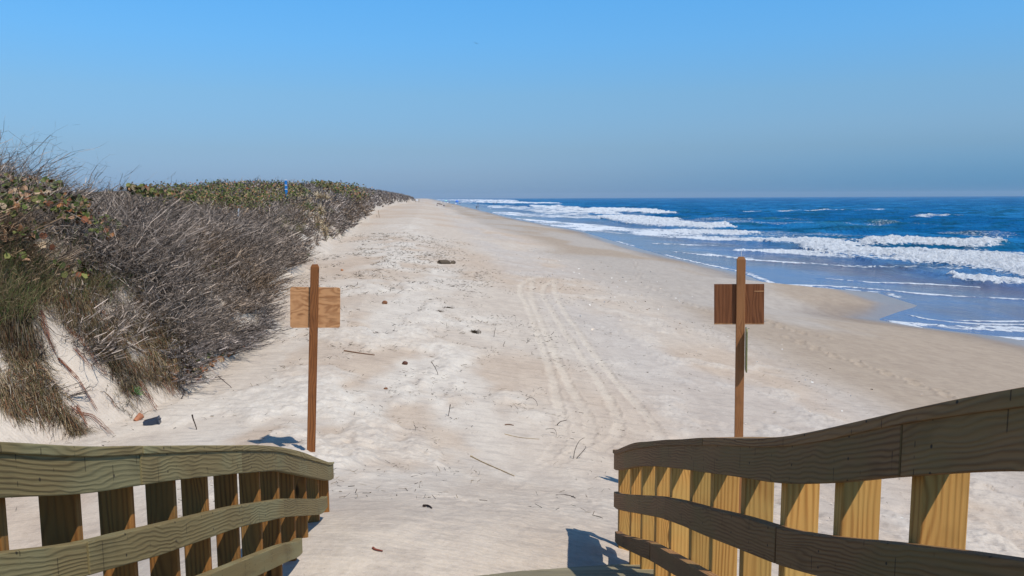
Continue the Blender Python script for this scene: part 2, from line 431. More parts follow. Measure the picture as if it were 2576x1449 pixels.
# footprints
FT = [[(1600, 655), (1597, 668), (1610, 685), (1603, 700)], [(1620, 716), (1665, 735), (1700, 750), (1760, 775), (1790, 785)], [(1930, 805), (1960, 822), (1990, 832), (2080, 850)], [(1990, 850), (2080, 890), (2190, 925), (2290, 960), (2400, 1000)]]
for T in FT:
    P = hit(np.array([p[0] for p in T], float), np.array([p[1] for p in T], float))[:, :2]
    L_ = np.concatenate([[0], np.cumsum(np.linalg.norm(np.diff(P, axis=0), axis=1))])
    for i, s in enumerate(np.arange(0, L_[-1], .55)):
        px = np.interp(s, L_, P[:, 0]) + (.12 if i % 2 else -.12); py = np.interp(s, L_, P[:, 1])
        m = (abs(X - px) < .6) & (abs(Y - py) < .8)
        e = ((X[m] - px) / .10) ** 2 + ((Y[m] - py) / .18) ** 2
        z[m] += -.05 * np.exp(-e) + .03 * np.exp(-((np.sqrt(e) - 1.7) / .4) ** 2)
# colour masks (real colours of dry, packed, wet sand)
white = np.clip(.95 * ss(.42, .62, fbm(X * .7, Y * .45, 4, 60)) * band + hum * .6 + hum2 * .5 + ss(.5, -2.2, v - np.interp(Y, TOE[:, 0], TOE[:, 1]) - 1.0) * .45, 0, 1)
tanm = ss(.40, .62, fbm(X * .16, Y * .09, 4, 61)) * (1 - white)
c_tan = np.array([.565, .46, .36]); c_pale = np.array([.60, .522, .435]); c_white = np.array([.665, .605, .525])
col = c_pale[None] * (1 - tanm[:, None]) + c_tan[None] * tanm[:, None]
col = col * (1 - white[:, None]) + c_white[None] * white[:, None]
grey = ss(2.5, 5, v) * (1 - ss(8, 12, v)) * ss(.35, .6, fbm(X * .4, Y * .14, 4, 62))
col = col * (1 - .55 * grey[:, None]) + np.array([.53, .49, .45])[None] * .55 * grey[:, None]
# damp sand bands
bn = fbm(X * .10 + 3, Y * .035, 4, 63); damp = ss(7.5, 11.5, v + (bn - .5) * 9)
brown = ss(.46, .60, fbm(X * .11 + Y * .02, Y * .055, 4, 64)) * damp
col = col * (1 - damp[:, None]) + (np.array([.475, .425, .37])[None] * (1 - brown[:, None]) + np.array([.43, .35, .27])[None] * brown[:, None]) * damp[:, None]
dsh = wl - v
wet = ss(5.5, 1.6, dsh + (fbm(X * .2, Y * .09, 3, 65) - .5) * 5)
col = col * (1 - .5 * wet[:, None]) + np.array([.22, .18, .155])[None] * .5 * wet[:, None]
col = col * (1 - .48 * track[:, None] * ss(9, 15, Y)[:, None]) + np.array([.68, .60, .49])[None] * .48 * track[:, None] * ss(9, 15, Y)[:, None]
gdark = ss(.9, 3.2, w) * ss(.3, .5, fbm(X * .8, Y * .8, 3, 66) + ss(2, 4, w) * .6)    # dark brown ground under the scrub
col = col * (1 - gdark[:, None]) + np.array([.13, .105, .08])[None] * gdark[:, None]
wetg = ss(4.0, .6, dsh + (fbm(X * .3, Y * .08, 3, 67) - .5) * 3)

m = MT('sand', .95, .1)
P = m.pos()
cd = m.attr('col')
gr = m.noise(P, 260, 2, .6); g2 = m.noise(P, 34, 3, .6); g3 = m.noise(m.scale(P, (1.2, .5, 1), rz=.1), 2.2, 4, .6)
cc = m.mix(m.mapr(gr, .3, .7), m.mix(1.0, cd, (.87, .86, .85), 'MULTIPLY'), cd)
cc = m.mix(m.mapr(g2, .35, .65), m.mix(1.0, cc, (.93, .925, .91), 'MULTIPLY'), cc)
cc = m.mix(m.mapr(g3, .35, .65), m.mix(1.0, cc, (.90, .89, .89), 'MULTIPLY'), cc)
sk = m.noise(m.scale(P, (1.0, 3.2, 1), rz=-.25), 2.6, 5, .7)
cc = m.mix(m.mapr(sk, .36, .52), m.mix(1.0, cc, (.86, .86, .87), 'MULTIPLY'), cc)
fl = m.noise(P, 75, 1, .5)                       # tiny dark and bright grains, shell bits
cc = m.mix(m.math('MULTIPLY', m.mapr(fl, .73, .77), .5), cc, (.16, .13, .10))
m.base(cc)
wa = m.n('ShaderNodeTexWave', bands_direction='Y'); wa.inputs['Scale'].default_value = 5.2
wa.inputs['Distortion'].default_value = 3.2; wa.inputs['Detail'].default_value = 3; wa.inputs['Detail Scale'].default_value = .8
m.l(m.scale(P, (.35, 1.35, 1), rz=.12), wa.inputs['Vector'])
rip = m.attr('rip', 'Fac')
wv = m.math('MULTIPLY', wa.outputs[0], rip)
b1 = m.bump(wv, .0045, .7)
b2 = m.bump(m.math('ADD', m.noise(P, 22, 4, .6), m.math('MULTIPLY', gr, .25)), .008, .45, b1)
bq3 = m.n('ShaderNodeBump'); m.l(m.noise(P, 5, 5, .62), bq3.inputs['Height']); bq3.inputs['Distance'].default_value = .05
m.l(m.mapr(m.attr('damp', 'Fac'), .1, 1, .45, .06), bq3.inputs['Strength']); m.l(b2, bq3.inputs['Normal']); b3 = bq3.outputs[0]
m.l(m.mapr(m.attr('wetg', 'Fac'), 0, 1, 0, 1), m.n('ShaderNodeMath').inputs[0])
m.nrm(b3)
m.l(m.mapr(m.attr('wetg', 'Fac'), 0, 1, .93, .28), m.p.inputs['Roughness'])
m.l(m.mapr(m.attr('wetg', 'Fac'), 0, 1, .1, .5), m.p.inputs['Specular IOR Level'])
ripm = np.clip(ss(.35, .6, fbm(X * .25, Y * .2, 3, 70)), .15, 1) * (.35 + .65 * ss(6, 9, Y)) * (1 - track * .8) * (1 - white) * (1 - damp) * (1 - ss(30, 70, Y))
sand = mesh_np('sand', np.stack([X, Y, z + H], -1), Q, m.m, cols={'col': col, 'rip': ripm, 'wetg': wetg, 'damp': damp}, smooth=True)
tag(sand, kind='structure')

# ------------------------------------------------------------------ sea
SEA = -5.8
def sea_pt(x, y):
    d = ray(x, y); Yy = SEA / d[2] if d[2] < -1e-4 else 4000; return np.array([d[0] * Yy, Yy])
rs = []; r = 24.0
while r < 4300:
    rs.append(r); r += max(.10, r * r / 11600 * .9) if r < 900 else r * .09
th = np.concatenate([np.arange(-.25, -.13, .006), np.arange(-.13, .62, .0011), np.arange(.62, .95, .012)])
X, Y, Q, RR = polar(np.array(rs), th)
z0, v, _, wl = ground0(X, Y)
depth = SEA - z0
off = v - wl                                      # metres seaward of the water's edge
# each stroke: (strength, crest height m, [(x, y, half width px)...])
STR = [
 (1.15, .85, [(2040, 622, 3), (2120, 634, 8), (2200, 640, 12), (2300, 648, 15), (2400, 658, 20), (2500, 668, 24), (2640, 682, 30), (2800, 700, 34)]),
 (1.25, 1.15, [(2225, 622, 4), (2262, 612, 9), (2330, 616, 10), (2400, 620, 9), (2450, 619, 7), (2475, 622, 2)]),
 (.62, .2, [(2460, 632, 6), (2560, 640, 9), (2700, 650, 12)]),
 (1.1, .5, [(2395, 697, 3), (2440, 704, 8), (2520, 716, 9), (2640, 722, 11), (2800, 730, 12)]),
 (1.1, .7, [(1960, 607, 2), (1995, 607, 7), (2050, 614, 8), (2110, 622, 5)]),
 (1.0, .35, [(1795, 601, 3), (1870, 603, 5), (1940, 607, 5), (2000, 606, 3)]),
 (.65, .1, [(2060, 606, 3), (2110, 603, 4), (2180, 606, 3)]),
 (1.1, .55, [(1703, 585, 3), (1750, 585, 6), (1800, 590, 6), (1862, 586, 3), (1900, 588, 1)]),
 (1.15, .8, [(1525, 546, 3), (1560, 547, 7), (1620, 557, 7), (1700, 567, 6), (1780, 573, 5), (1817, 576, 2)]),
 (.9, .2, [(1600, 577, 2), (1700, 580, 3), (1790, 588, 3)]),
 (1.15, .8, [(1490, 532, 3), (1540, 529, 5), (1590, 527, 8), (1640, 534, 5), (1658, 537, 2)]),
 (1.0, .4, [(1340, 517, 2), (1420, 524, 3), (1500, 534, 4), (1540, 538, 2)]),
 (1.0, .5, [(1258, 509, 1.5), (1320, 510, 3), (1390, 511, 3), (1410, 512, 1)]),
 (.9, .2, [(1180, 506, 1), (1250, 508, 2), (1330, 511, 2)]), (.9, .2, [(1120, 502, .8), (1200, 503, 1.2), (1300, 506, 1.5)]),
 (.75, .1, [(1240, 518, 2), (1300, 522, 2), (1370, 528, 2), (1460, 544, 3), (1500, 549, 2)]),
 (.95, .15, [(1258, 534, 1.5), (1320, 541, 2), (1400, 546, 3), (1462, 548, 2)]),
 (.95, .2, [(1300, 550, 1), (1400, 562, 2.5), (1480, 569, 3), (1560, 578, 4), (1640, 586, 5), (1720, 597, 5), (1800, 603, 3), (1840, 606, 1)]),
 (.85, .1, [(1350, 560, 1), (1430, 570, 2), (1500, 580, 2), (1560, 588, 1)]),
 (.8, .05, [(1652, 613, 1), (1740, 616, 1.6), (1800, 618, 1)]),
 (1.05, .3, [(1870, 632, 2), (1949, 634, 4), (2040, 640, 4.5), (2128, 647, 6), (2220, 655, 6), (2307, 661, 4), (2360, 668, 1.5)]),
 (1.05, .12, [(1780, 640, 1.2), (1887, 655, 1.8), (1980, 661, 2), (2110, 668, 3), (2179, 671, 2.2), (2260, 674, 2.5), (2333, 678, 1.5), (2420, 683, 1)]),
 (.9, .06, [(1700, 634, .8), (1800, 645, 1), (1890, 650, 1)]),
 (1.0, .05, [(1923, 716, 1.4), (2020, 718, 1.8), (2128, 722, 2.4), (2230, 730, 2.4), (2300, 738, 2.6), (2384, 744, 3), (2480, 749, 2), (2640, 758, 2)]),
 (.95, .05, [(2060, 700, .8), (2150, 707, 1.2), (2215, 711, 1.8), (2340, 716, 2), (2460, 722, 1.6)]),
 (1.1, .05, [(2243, 809, 2), (2265, 813, 4), (2307, 826, 4.5), (2358, 835, 4.5), (2435, 845, 4.5), (2520, 850, 5), (2640, 857, 6), (2800, 866, 6)]),
 (.62, 0, [(2300, 815, 6), (2400, 822, 10), (2500, 825, 12), (2700, 835, 14)]),
 (1.0, .03, [(2281, 792, 1.2), (2333, 803, 2.5), (2380, 809, 2.5), (2460, 815, 2), (2640, 818, 2)]),
 (.9, .03, [(2400, 806, 1.4), (2500, 809, 2), (2640, 808, 2)]), (.9, .03, [(2440, 828, 1.5), (2560, 833, 3), (2700, 838, 4)]),
 (.66, .15, [(1882, 532, .7), (1960, 531, 1), (2050, 529.5, .9), (2120, 528, .6)]),
 (.6, .15, [(2153, 530, .7), (2210, 527, .9)]), (.72, .35, [(2310, 546, 1), (2345, 543, 3), (2384, 541, 2), (2420, 541, .8)]),
]
foam = np.zeros(len(X)); crest = np.zeros(len(X)); U = np.stack([X, Y], -1)
wob = (fbm(X * .35, Y * .18, 3, 80) - .5)
for st, hc, pts in STR:
    ts = np.linspace(0, len(pts) - 1, len(pts) * 4)
    pp = np.array(pts, float); pf = np.stack([np.interp(ts, range(len(pts)), pp[:, k]) for k in range(3)], -1)
    pf[1:-1] = (pf[:-2] + 2 * pf[1:-1] + pf[2:]) / 4
    G = np.array([sea_pt(a, b) for a, b, _ in pf]); Gu = np.array([sea_pt(a, b - c) for a, b, c in pf])
    HW = .88 * np.maximum(np.abs(Gu[:, 1] - G[:, 1]), .08) * (1 - .42 * ss(100, 200, G[:, 1])) * (1 - .5 * ss(300, 700, G[:, 1]))
    x0, x1 = G[:, 0].min() - 3, G[:, 0].max() + 3; y0, y1 = (G[:, 1] - HW).min() * .93 - 2, (G[:, 1] + HW).max() * 1.1 + 2
    mk = (X > x0) & (X < x1) & (Y > y0) & (Y < y1)
    idx = np.nonzero(mk)[0]
    best = np.full(len(idx), -9.); bc = np.zeros(len(idx))
    for a, b, ha, hb in zip(G[:-1], G[1:], HW[:-1], HW[1:]):
        ab = b - a; l2 = ab @ ab + 1e-9
        q = U[idx] - a; t = q @ ab / l2; tc_ = np.clip(t, 0, 1)
        d = q - tc_[:, None] * ab
        hw = ha + (hb - ha) * tc_
        dd = np.hypot(d[:, 0] * 1.0, d[:, 1]) / hw + wob[idx] * .9
        val = 1 - dd
        sel = val > best; best = np.where(sel, val, best)
    lf = fbm(X[idx] * .25 + Y[idx] * .05, Y[idx] * .12, 3, 95)
    fm = ss(-.10, .55, best) * st * (1 if hc > .45 else (.55 + .75 * ss(.35, .6, lf)))
    foam[idx] = np.maximum(foam[idx], fm)
    crest[idx] = np.maximum(crest[idx], hc * ss(-.6, .9, best))
sw = ss(20, 55, off)
sx1 = np.sin((v + (fbm(X * .02, Y * .012, 3, 81) - .5) * 26) * 2 * np.pi / 17.0)
sx2 = np.sin((v * .94 + Y * .10 + (fbm(X * .04, Y * .03, 3, 82) - .5) * 14) * 2 * np.pi / 6.3)
mod = fbm(X * .03, Y * .014, 3, 83)
lodk = 1 - ss(500, 1400, RR)
chop = (fbm(X * .9, Y * .45, 3, 84) - .5)
dz = sw * (np.maximum(sx1, -.3) * .34 * mod * 2 + sx2 * .10 + chop * .35) * lodk
mid = ss(2, 16, off) * (1 - sw)
dz = dz + mid * (sx2 * .05 + chop * .13)
# two unbroken green swells
for (px, py, lw, hh) in ((1215 + 1258 - 50, 0, 0, 0),):
    pass
for (px, py, rx, hh) in ((2145, 582, 6.5, .9), (2190, 563, 10, .6), (2040, 569, 9, .7), (1865, 572, 6, .9), (1960, 556, 14, .6)):
    c = sea_pt(px, py); dx = X - c[0]; dy = Y - c[1]
    av = dx + .25 * dy * 0; ug = (dx * .30 + dy * .954); tg = (dx * .954 - dy * .30)
    dz = dz + hh * np.exp(-(ug / (rx * .35)) ** 2 - (tg / rx) ** 2)
turb = fbm(X * 2.2, Y * 1.4, 4, 85) - .35
turb2 = fbm(X * 6, Y * 4, 3, 86) - .5
dz = dz + crest * (.62 + .35 * turb) + np.clip(foam, 0, 1) * np.clip(crest * 3, 0, 1) * (turb * .22 + turb2 * .14) * (RR < 400)
thin = np.clip(off, 0, 12)
dz = dz + .012 * (fbm(X * .6, Y * .3, 3, 87) - .5) * ss(0, 2, off)
shallow = np.exp(-np.clip(off, 0, 99) / 11.0) * .9 + .1 * np.exp(-np.clip(off, 0, 300) / 40)
patch = fbm(X * .05, Y * .03, 3, 88)
edge = np.exp(-((off - .25) / .32) ** 2) * .8 * ss(.42, .58, fbm(X * .2, Y * .08, 2, 89)) * (RR < 500)
foam = np.maximum(foam, edge)
lace = ss(.50, .62, fbm(X * .10, Y * .05, 4, 90)) * ss(3, 16, off) * (1 - ss(60, 95, off)) * .40
foam = np.maximum(foam, lace)

m = MT('sea_water', .12, .09)
SPEC = True
P = m.pos(); fo = m.attr('foam', 'Fac'); sh = m.attr('shallow', 'Fac'); pt = m.attr('patch', 'Fac')
deep = m.mix(m.mapr(pt, .38, .62), (.004, .118, .32), (.016, .18, .42))
strk = m.noise(m.scale(P, (.05, .14, 1)), 1.0, 4, .6)
deep = m.mix(m.mapr(strk, .42, .66), deep, (.003, .082, .17))
shal = m.mix(m.mapr(m.noise(m.scale(P, (.10, .05, .1)), 1.3, 3), .4, .6), (.10, .14, .27), (.13, .11, .14))
wc = m.mix(m.mapr(sh, .05, .55), deep, shal)
wc = m.mix(m.math('MULTIPLY', m.attr('crest', 'Fac'), .55), wc, (.03, .13, .12))
vo = m.n('ShaderNodeTexVoronoi', feature='DISTANCE_TO_EDGE'); vo.inputs['Scale'].default_value = 1.6
nz = m.n('ShaderNodeTexNoise'); m.l(P, nz.inputs['Vector']); nz.inputs['Scale'].default_value = 1.1; nz.inputs['Detail'].default_value = 4
va = m.n('ShaderNodeVectorMath', operation='MULTIPLY_ADD'); m.l(nz.outputs[1], va.inputs[0]); va.inputs[1].default_value = (1.2, 1.2, 0); m.l(P, va.inputs[2])
m.l(m.scale(va.outputs[0], (1, .55, 1)), vo.inputs['Vector'])
cell = m.mapr(vo.outputs['Distance'], .02, .22, .28, -.18)
fn = m.noise(m.scale(P, (1, .6, 1)), 2.4, 5, .65); fn2 = m.noise(P, 9, 4, .65)
fv = m.math('ADD', fo, m.math('ADD', cell, m.math('MULTIPLY_ADD', fn, .9, -.5)))
ff = m.mapr(fv, .38, .88)
fcol = m.mix(m.mapr(fn2, .35, .6), (.50, .58, .66), (.80, .82, .84))
m.base(m.mix(ff, wc, fcol))
m.l(m.mapr(ff, 0, 1, .10, .75), m.p.inputs['Roughness'])
hh = m.math('ADD', m.noise(m.scale(P, (1, .55, 1), rz=.2), 1.3, 6, .62), m.math('MULTIPLY', m.noise(m.scale(P, (1, .6, 1)), .32, 3), 1.8))
bstr = m.mapr(sh, .1, .7, 1.0, .12)
bq = m.n('ShaderNodeBump'); m.l(hh, bq.inputs['Height']); bq.inputs['Distance'].default_value = .9; m.l(bstr, bq.inputs['Strength'])
b2 = m.n('ShaderNodeBump'); m.l(m.math('MULTIPLY', m.noise(P, 4.5, 6, .7), ff), b2.inputs['Height']); b2.inputs['Distance'].default_value = .25; b2.inputs['Strength'].default_value = .8
m.l(bq.outputs[0], b2.inputs['Normal'])
m.nrm(b2.outputs[0])
m.p.inputs['IOR'].default_value = 1.33
m.l(m.mapr(sh, .12, .6, 0.0, .30), m.p.inputs['Specular IOR Level'])
crs = ss(.3, .9, dz) * sw * (1 - ss(300, 600, RR))
sea = mesh_np('sea', np.stack([X, Y, SEA + H + dz], -1), Q, m.m, cols={'foam': foam, 'shallow': shallow, 'patch': patch, 'crest': crs}, smooth=True)
tag(sea, kind='structure')

# ------------------------------------------------------------------ boardwalk railings
K = -0.049                                # the walkway's heading
FW = Vector((K, 1, 0)).normalized(); RT = Vector((1, -K, 0)).normalized()
def trace(pts, X0):
    q = np.array([at_plane(x, y, X0, K) for x, y in pts]); q = q[np.argsort(q[:, 1])]; return q[:, 1], q[:, 2]
def prof(pts, X0, back=-.34):
    ys, zs = trace(pts, X0)
    ys = np.concatenate([[ys[0] - 3.0], ys]); zs = np.concatenate([[zs[0] - back * 3.0], zs])
    def f(Y):
        Y = np.asarray(Y, float); o = 0
        for d_ in (-.12, -.06, 0, .06, .12): o = o + np.interp(np.clip(Y + d_, ys[0], ys[-1]), ys, zs)
        # keep the exact end value
        return o / 5
    return f, ys[-1]
def band_board(name, top, bot, X0, side, thick, y0, y1, mat, parent, uoff, wa=1, wb=1, proud=0.0):
    """board between two height profiles; inner face in the plane X0, growing outward by thick"""
    n = max(2, int((y1 - y0) / .06)); rings = []
    for Yv in np.linspace(y0, y1, n):
        p = Vector((X0 + K * Yv, Yv, 0)); o_ = RT * side
        a, b = float(top(Yv)), float(bot(Yv))
        wav = (vn(np.array([Yv * 3.1 + uoff]), np.array([2.0]))[0] - .5) * .004
        i_ = p - o_ * (proud); e_ = p + o_ * thick
        rings.append([(i_.x, i_.y, b + wav * wb), (e_.x, e_.y, b + wav * wb), (e_.x, e_.y, a + wav * wa), (i_.x, i_.y, a + wav * wa)])
    return sweep(name, rings, mat, parent, .003, uoff)

def railing(side, X0, cap_t, cap_b, face_b, mid_t, mid_b, low_t, low_b, posts, splits, matR, matP, label, pw, pd):
    root = empty('boardwalk_railing', (X0, 2.5, gz(X0, 2.5)), label, 'railing')
    f1, e1 = prof(cap_t, X0); f2, e2 = prof(cap_b, X0); f3, e3 = prof(face_b, X0)
    m1, me_ = prof(mid_t, X0); m2, _ = prof(mid_b, X0); l1, le = prof(low_t, X0); l2, _ = prof(low_b, X0)
    end = max(e1, e2, e3)
    OUT = .038 + pw + .010
    T = 0.038
    objs = []
    def spl(lst, a, b):
        c = [a] + sorted(s for s in lst if a < s < b) + [b]; return list(zip(c[:-1], c[1:]))
    for i, (a, b) in enumerate(spl(splits['cap'], -.8, end)):
        objs.append(band_board('handrail_cap', f1, f2, X0, side, OUT, a, b - .002, matR, None, 3.3 * i + side, 1, 0, proud=.006 + .001 * (i % 2)))
    f2b = lambda q: f2(q) + .006
    for i, (a, b) in enumerate(spl(splits['face'], -.8, end - .004)):
        objs.append(band_board('top_rail', f2b, f3, X0, side, T, a, b - .002, matR, None, 7.1 * i + side * 2 + 9, 0, 1, proud=.002 * (i % 2)))
    for i, (a, b) in enumerate(spl(splits['mid'], -.8, me_)):
        objs.append(band_board('middle_rail', m1, m2, X0, side, T, a, b - .002, matR, None, 5.3 * i + side * 3 + 20, proud=.002 * (i % 2)))
    for i, (a, b) in enumerate(spl(splits['low'], -.8, le)):
        objs.append(band_board('bottom_rail', l1, l2, X0, side, T, a, b - .002, matR, None, 4.7 * i + side * 4 + 31, proud=.002 * (i % 2)))
    PX = X0 + side * (T + .001)
    ys = sorted(at_plane(x, 1200, PX, K)[1] for x in posts)
    if side > 0: ys = [q for q in ys]                       # traced: far edge of the inner side
    near = ys[0]
    while near > -.4: near -= .335; ys.insert(0, near)
    for i, yf in enumerate(ys):
        yc = yf - pd / 2
        c = Vector((PX + K * yc, yc, 0)) + RT * side * pw / 2
        c += Vector((random.uniform(-.001, .001), 0, 0))
        zt = float(min(f2(yc - pd / 2), f2(yc + pd / 2))) - .003
        zb = min(gz(c.x, c.y) - .25, zt - .5)
        a = Vector((c.x, c.y, zb)); b = Vector((c.x, c.y, zt))
        objs.append(sweep('post', box_rings(a, b, pw, pd, RT, FW), matP, None, .004, uoff=i * 1.7 + side * 5))
    for o in objs:
        o.parent = root; o.matrix_parent_inverse = root.matrix_basis.inverted()
    return f1, root

def cv(pts, ox, oy, k): return [(ox + x / k, oy + y / k) for x, y in pts]
RX, LX = .850, -.870
c4 = lambda p: cv(p, 1446.5, 943, 2.281)
rf, rroot = railing(1, RX,
    c4([(222, 440), (345, 388), (740, 357), (1130, 363), (1300, 340), (1500, 295), (1900, 200), (2300, 115), (2576, 65)]),
    c4([(222, 462), (345, 425), (500, 405), (900, 407), (1130, 420), (1400, 390), (1870, 282), (2576, 180)]),
    c4([(222, 552), (375, 523), (500, 527), (900, 583), (1200, 628), (1450, 622), (1900, 580), (2300, 562), (2576, 552)]),
    c4([(222, 680), (515, 703), (1000, 825), (1190, 888), (1500, 935), (2000, 988), (2576, 1070)]),
    c4([(222, 768), (515, 828), (1000, 1025), (1200, 1105), (1400, 1153)]),
    c4([(230, 910), (430, 960), (760, 1150)]), c4([(230, 970), (440, 1070), (570, 1153)]),
    [1555, 1585, 1613, 1647, 1685, 1736, 1788, 1865, 1966, 2100, 2293],
    {'cap': [at_plane(1771, 1100, RX, K)[1]], 'face': [at_plane(1666, 1150, RX, K)[1], at_plane(2266, 1120, RX, K)[1]],
     'mid': [at_plane(1672, 1280, RX, K)[1], at_plane(1950, 1380, RX, K)[1]], 'low': [at_plane(1635, 1390, RX, K)[1]]},
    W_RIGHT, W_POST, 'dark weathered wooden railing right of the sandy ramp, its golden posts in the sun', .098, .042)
c3 = lambda p: cv(p, 0, 1069, 2.926)
lf, lroot = railing(-1, LX,
    c3([(0, 118), (300, 150), (640, 165), (950, 150), (1300, 147), (1780, 148), (2020, 155), (2190, 190), (2456, 288)]),
    c3([(0, 205), (500, 238), (750, 236), (1035, 215), (1780, 190), (2050, 195), (2200, 235), (2450, 305)]),
    c3([(0, 530), (600, 515), (1040, 440), (1780, 355), (2060, 333), (2270, 380), (2453, 415)]),
    c3([(0, 940), (600, 880), (980, 780), (1760, 590), (2090, 542), (2412, 540)]),
    c3([(650, 1111), (1100, 985), (1770, 748), (2095, 680), (2390, 655)]),
    c3([(1510, 1111), (1760, 1010), (2050, 890), (2226, 850)]), c3([(1900, 1111), (2050, 1040), (2226, 965)]),
    [12, 202, 336, 443, 523, 598, 655, 702, 740, 771, 802, 827],
    {'cap': [at_plane(608, 1120, LX, K)[1], at_plane(354, 1120, LX, K)[1]], 'face': [at_plane(354, 1180, LX, K)[1], at_plane(608, 1150, LX, K)[1]],
     'mid': [at_plane(222, 1400, LX, K)[1], at_plane(714, 1280, LX, K)[1]], 'low': []},
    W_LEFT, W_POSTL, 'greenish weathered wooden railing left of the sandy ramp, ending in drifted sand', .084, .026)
# deck planks (mostly buried)
bmv = []; 
deck = bpy.data.objects.new('boardwalk', None); C.objects.link(deck); tag(deck, kind='structure')
yy = -.7; i = 0
while yy < 4.75:
    zc = float(rf(yy + .07)) - .70
    sl_ = (float(rf(yy + .13)) - float(rf(yy))) / .13
    A = Vector((LX + .02 + K * yy, yy, float(rf(yy)) - .70)); rings = []
    for xx in (LX - .16, RX + .16):
        r4 = []
        for (a, b) in ((0, 0), (.138, 0), (.138, -.038), (0, -.038)):
            r4.append((xx + K * (yy + a), yy + a, float(rf(yy + a)) - .70 + b))
        rings.append(r4)
    o = sweep('plank', rings, W_DECK, deck, .004, uoff=i * 2.3); yy += .144; i += 1

# ------------------------------------------------------------------ sign posts
def sign(px_top, px_bot, ytop, ybot, dist, rot, bx0, bx1, by0, by1, mP, mB, label, corner, ylo):
    """post leaning as photographed; its board is on the far side"""
    top = at(px_top, ytop, dist); low = at(px_bot, ybot, dist)
    dr = (low - top).normalized(); g = gz(low.x, low.y)
    bot = top + dr * ((top.z - g + .35) / -dr.z)
    root = empty('sign_post', (bot.x, bot.y, g), label, 'sign post', rz=0)
    sd = Vector((math.cos(rot), math.sin(rot), 0)); fw = Vector((-math.sin(rot), math.cos(rot), 0))
    hw = .0435; t = .032; objs = []
    rr = [box_rings(bot, bot, 2 * hw, t, sd, fw)[0], box_rings(top, top, 2 * hw, t, sd, fw)[0]]
    up = -dr
    cap = box_rings(top + up * .03, top + up * .03, 2 * hw * .62, t * .5, sd, fw)[0]
    objs.append(sweep('post', rr + [cap], mP, None, .002, uoff=px_top * .01))
    # board
    fr_ = top + fw * (t / 2 + .001)
    def onp(x, y):
        d = Vector(ray(x, y)); o = Vector((0, 0, H)); tt = ((fr_ - o).dot(fw)) / d.dot(fw); return o + d * tt
    p00, p10, p11, p01 = onp(bx0, by1), onp(bx1, by1), onp(bx1, by0), onp(bx0, by0)
    bm = bmesh.new(); uvl = bm.loops.layers.uv.new('UVMap')
    w_ = (p10 - p00).length; h_ = (p01 - p00).length; ex = (p10 - p00).normalized(); ey = (p01 - p00).normalized()
    outl = []
    for (cx, cy, a0) in ((w_ - corner, h_ - corner, 0), (corner, h_ - corner, 90), (corner, corner, 180), (w_ - corner, corner, 270)):
        for a in range(0, 91, 18): outl.append((cx + corner * math.cos(R(a0 + a)), cy + corner * math.sin(R(a0 + a))))
    th_ = .016
    fv = [bm.verts.new(p00 + ex * a + ey * b) for a, b in outl]; bv = [bm.verts.new(p00 + ex * a + ey * b + fw * th_) for a, b in outl]
    faces = [(bm.faces.new(fv), outl), (bm.faces.new(bv[::-1]), outl[::-1])]
    for f, o_ in faces:
        for lp, (a, b) in zip(f.loops, o_):
            lp[uvl].uv = (b, a) if mB is W_PLY2 else (a, b)
    for i in range(len(fv)):
        j = (i + 1) % len(fv); f = bm.faces.new((fv[i], bv[i], bv[j], fv[j]))
        for lp in f.loops: lp[uvl].uv = (lp.vert.co.x * 2, lp.vert.co.z)
    bo = obj_bm('sign_board', bm, mB, None); objs.append(bo)
    # nail sticking out of the top
    tp = top + up * .03
    objs.append(tube_obj('nail', [([tp - up * .01, tp + up * .06], .0025)], M_NAIL))
    if mB is W_PLY2:
        e1_ = sweep('edge_strip', [[p00 + ex * .0 - ey * .0 - fw * .003, p00 - ey * 0 + ey * .012 - fw * .003, p00 + ey * .012 - fw * .0005, p00 - fw * .0005],
                                   [p10 - fw * .003, p10 + ey * .012 - fw * .003, p10 + ey * .012 - fw * .0005, p10 - fw * .0005]], W_PLY, None, 0)
        objs.append(e1_)
        q0 = onp(1897, 733.5); q1 = onp(1921, 733.5)
        objs.append(sweep('chipped_strip', [[q0 - fw * .003, q0 + ey * .007 - fw * .003, q0 + ey * .007 - fw * .0005, q0 - fw * .0005],
                                   [q1 - fw * .003, q1 + ey * .009 - fw * .003, q1 + ey * .009 - fw * .0005, q1 - fw * .0005]], W_PLY, None, 0))
    for o in objs:
        o.parent = root; o.matrix_parent_inverse = root.matrix_basis.inverted()
    return root, top, dr, sd, fw, hw, t
M_NAIL = plain('dull_steel', (.35, .34, .33), .4, .5)
s1 = sign(792, 782.5, 672, 1140, 8.1, R(14), 730, 855.5, 722, 824.5, W_SIGNP, W_PLY, 'brown sign post with honey coloured plywood board, behind the left railing', .022, 0)
s2 = sign(1864.5, 1858.5, 653, 1095, 8.1, R(-6), 1797, 1922, 715, 816, W_SIGNP2, W_PLY2, 'lighter brown sign post with dark brown board, behind the right railing', .002, 0)
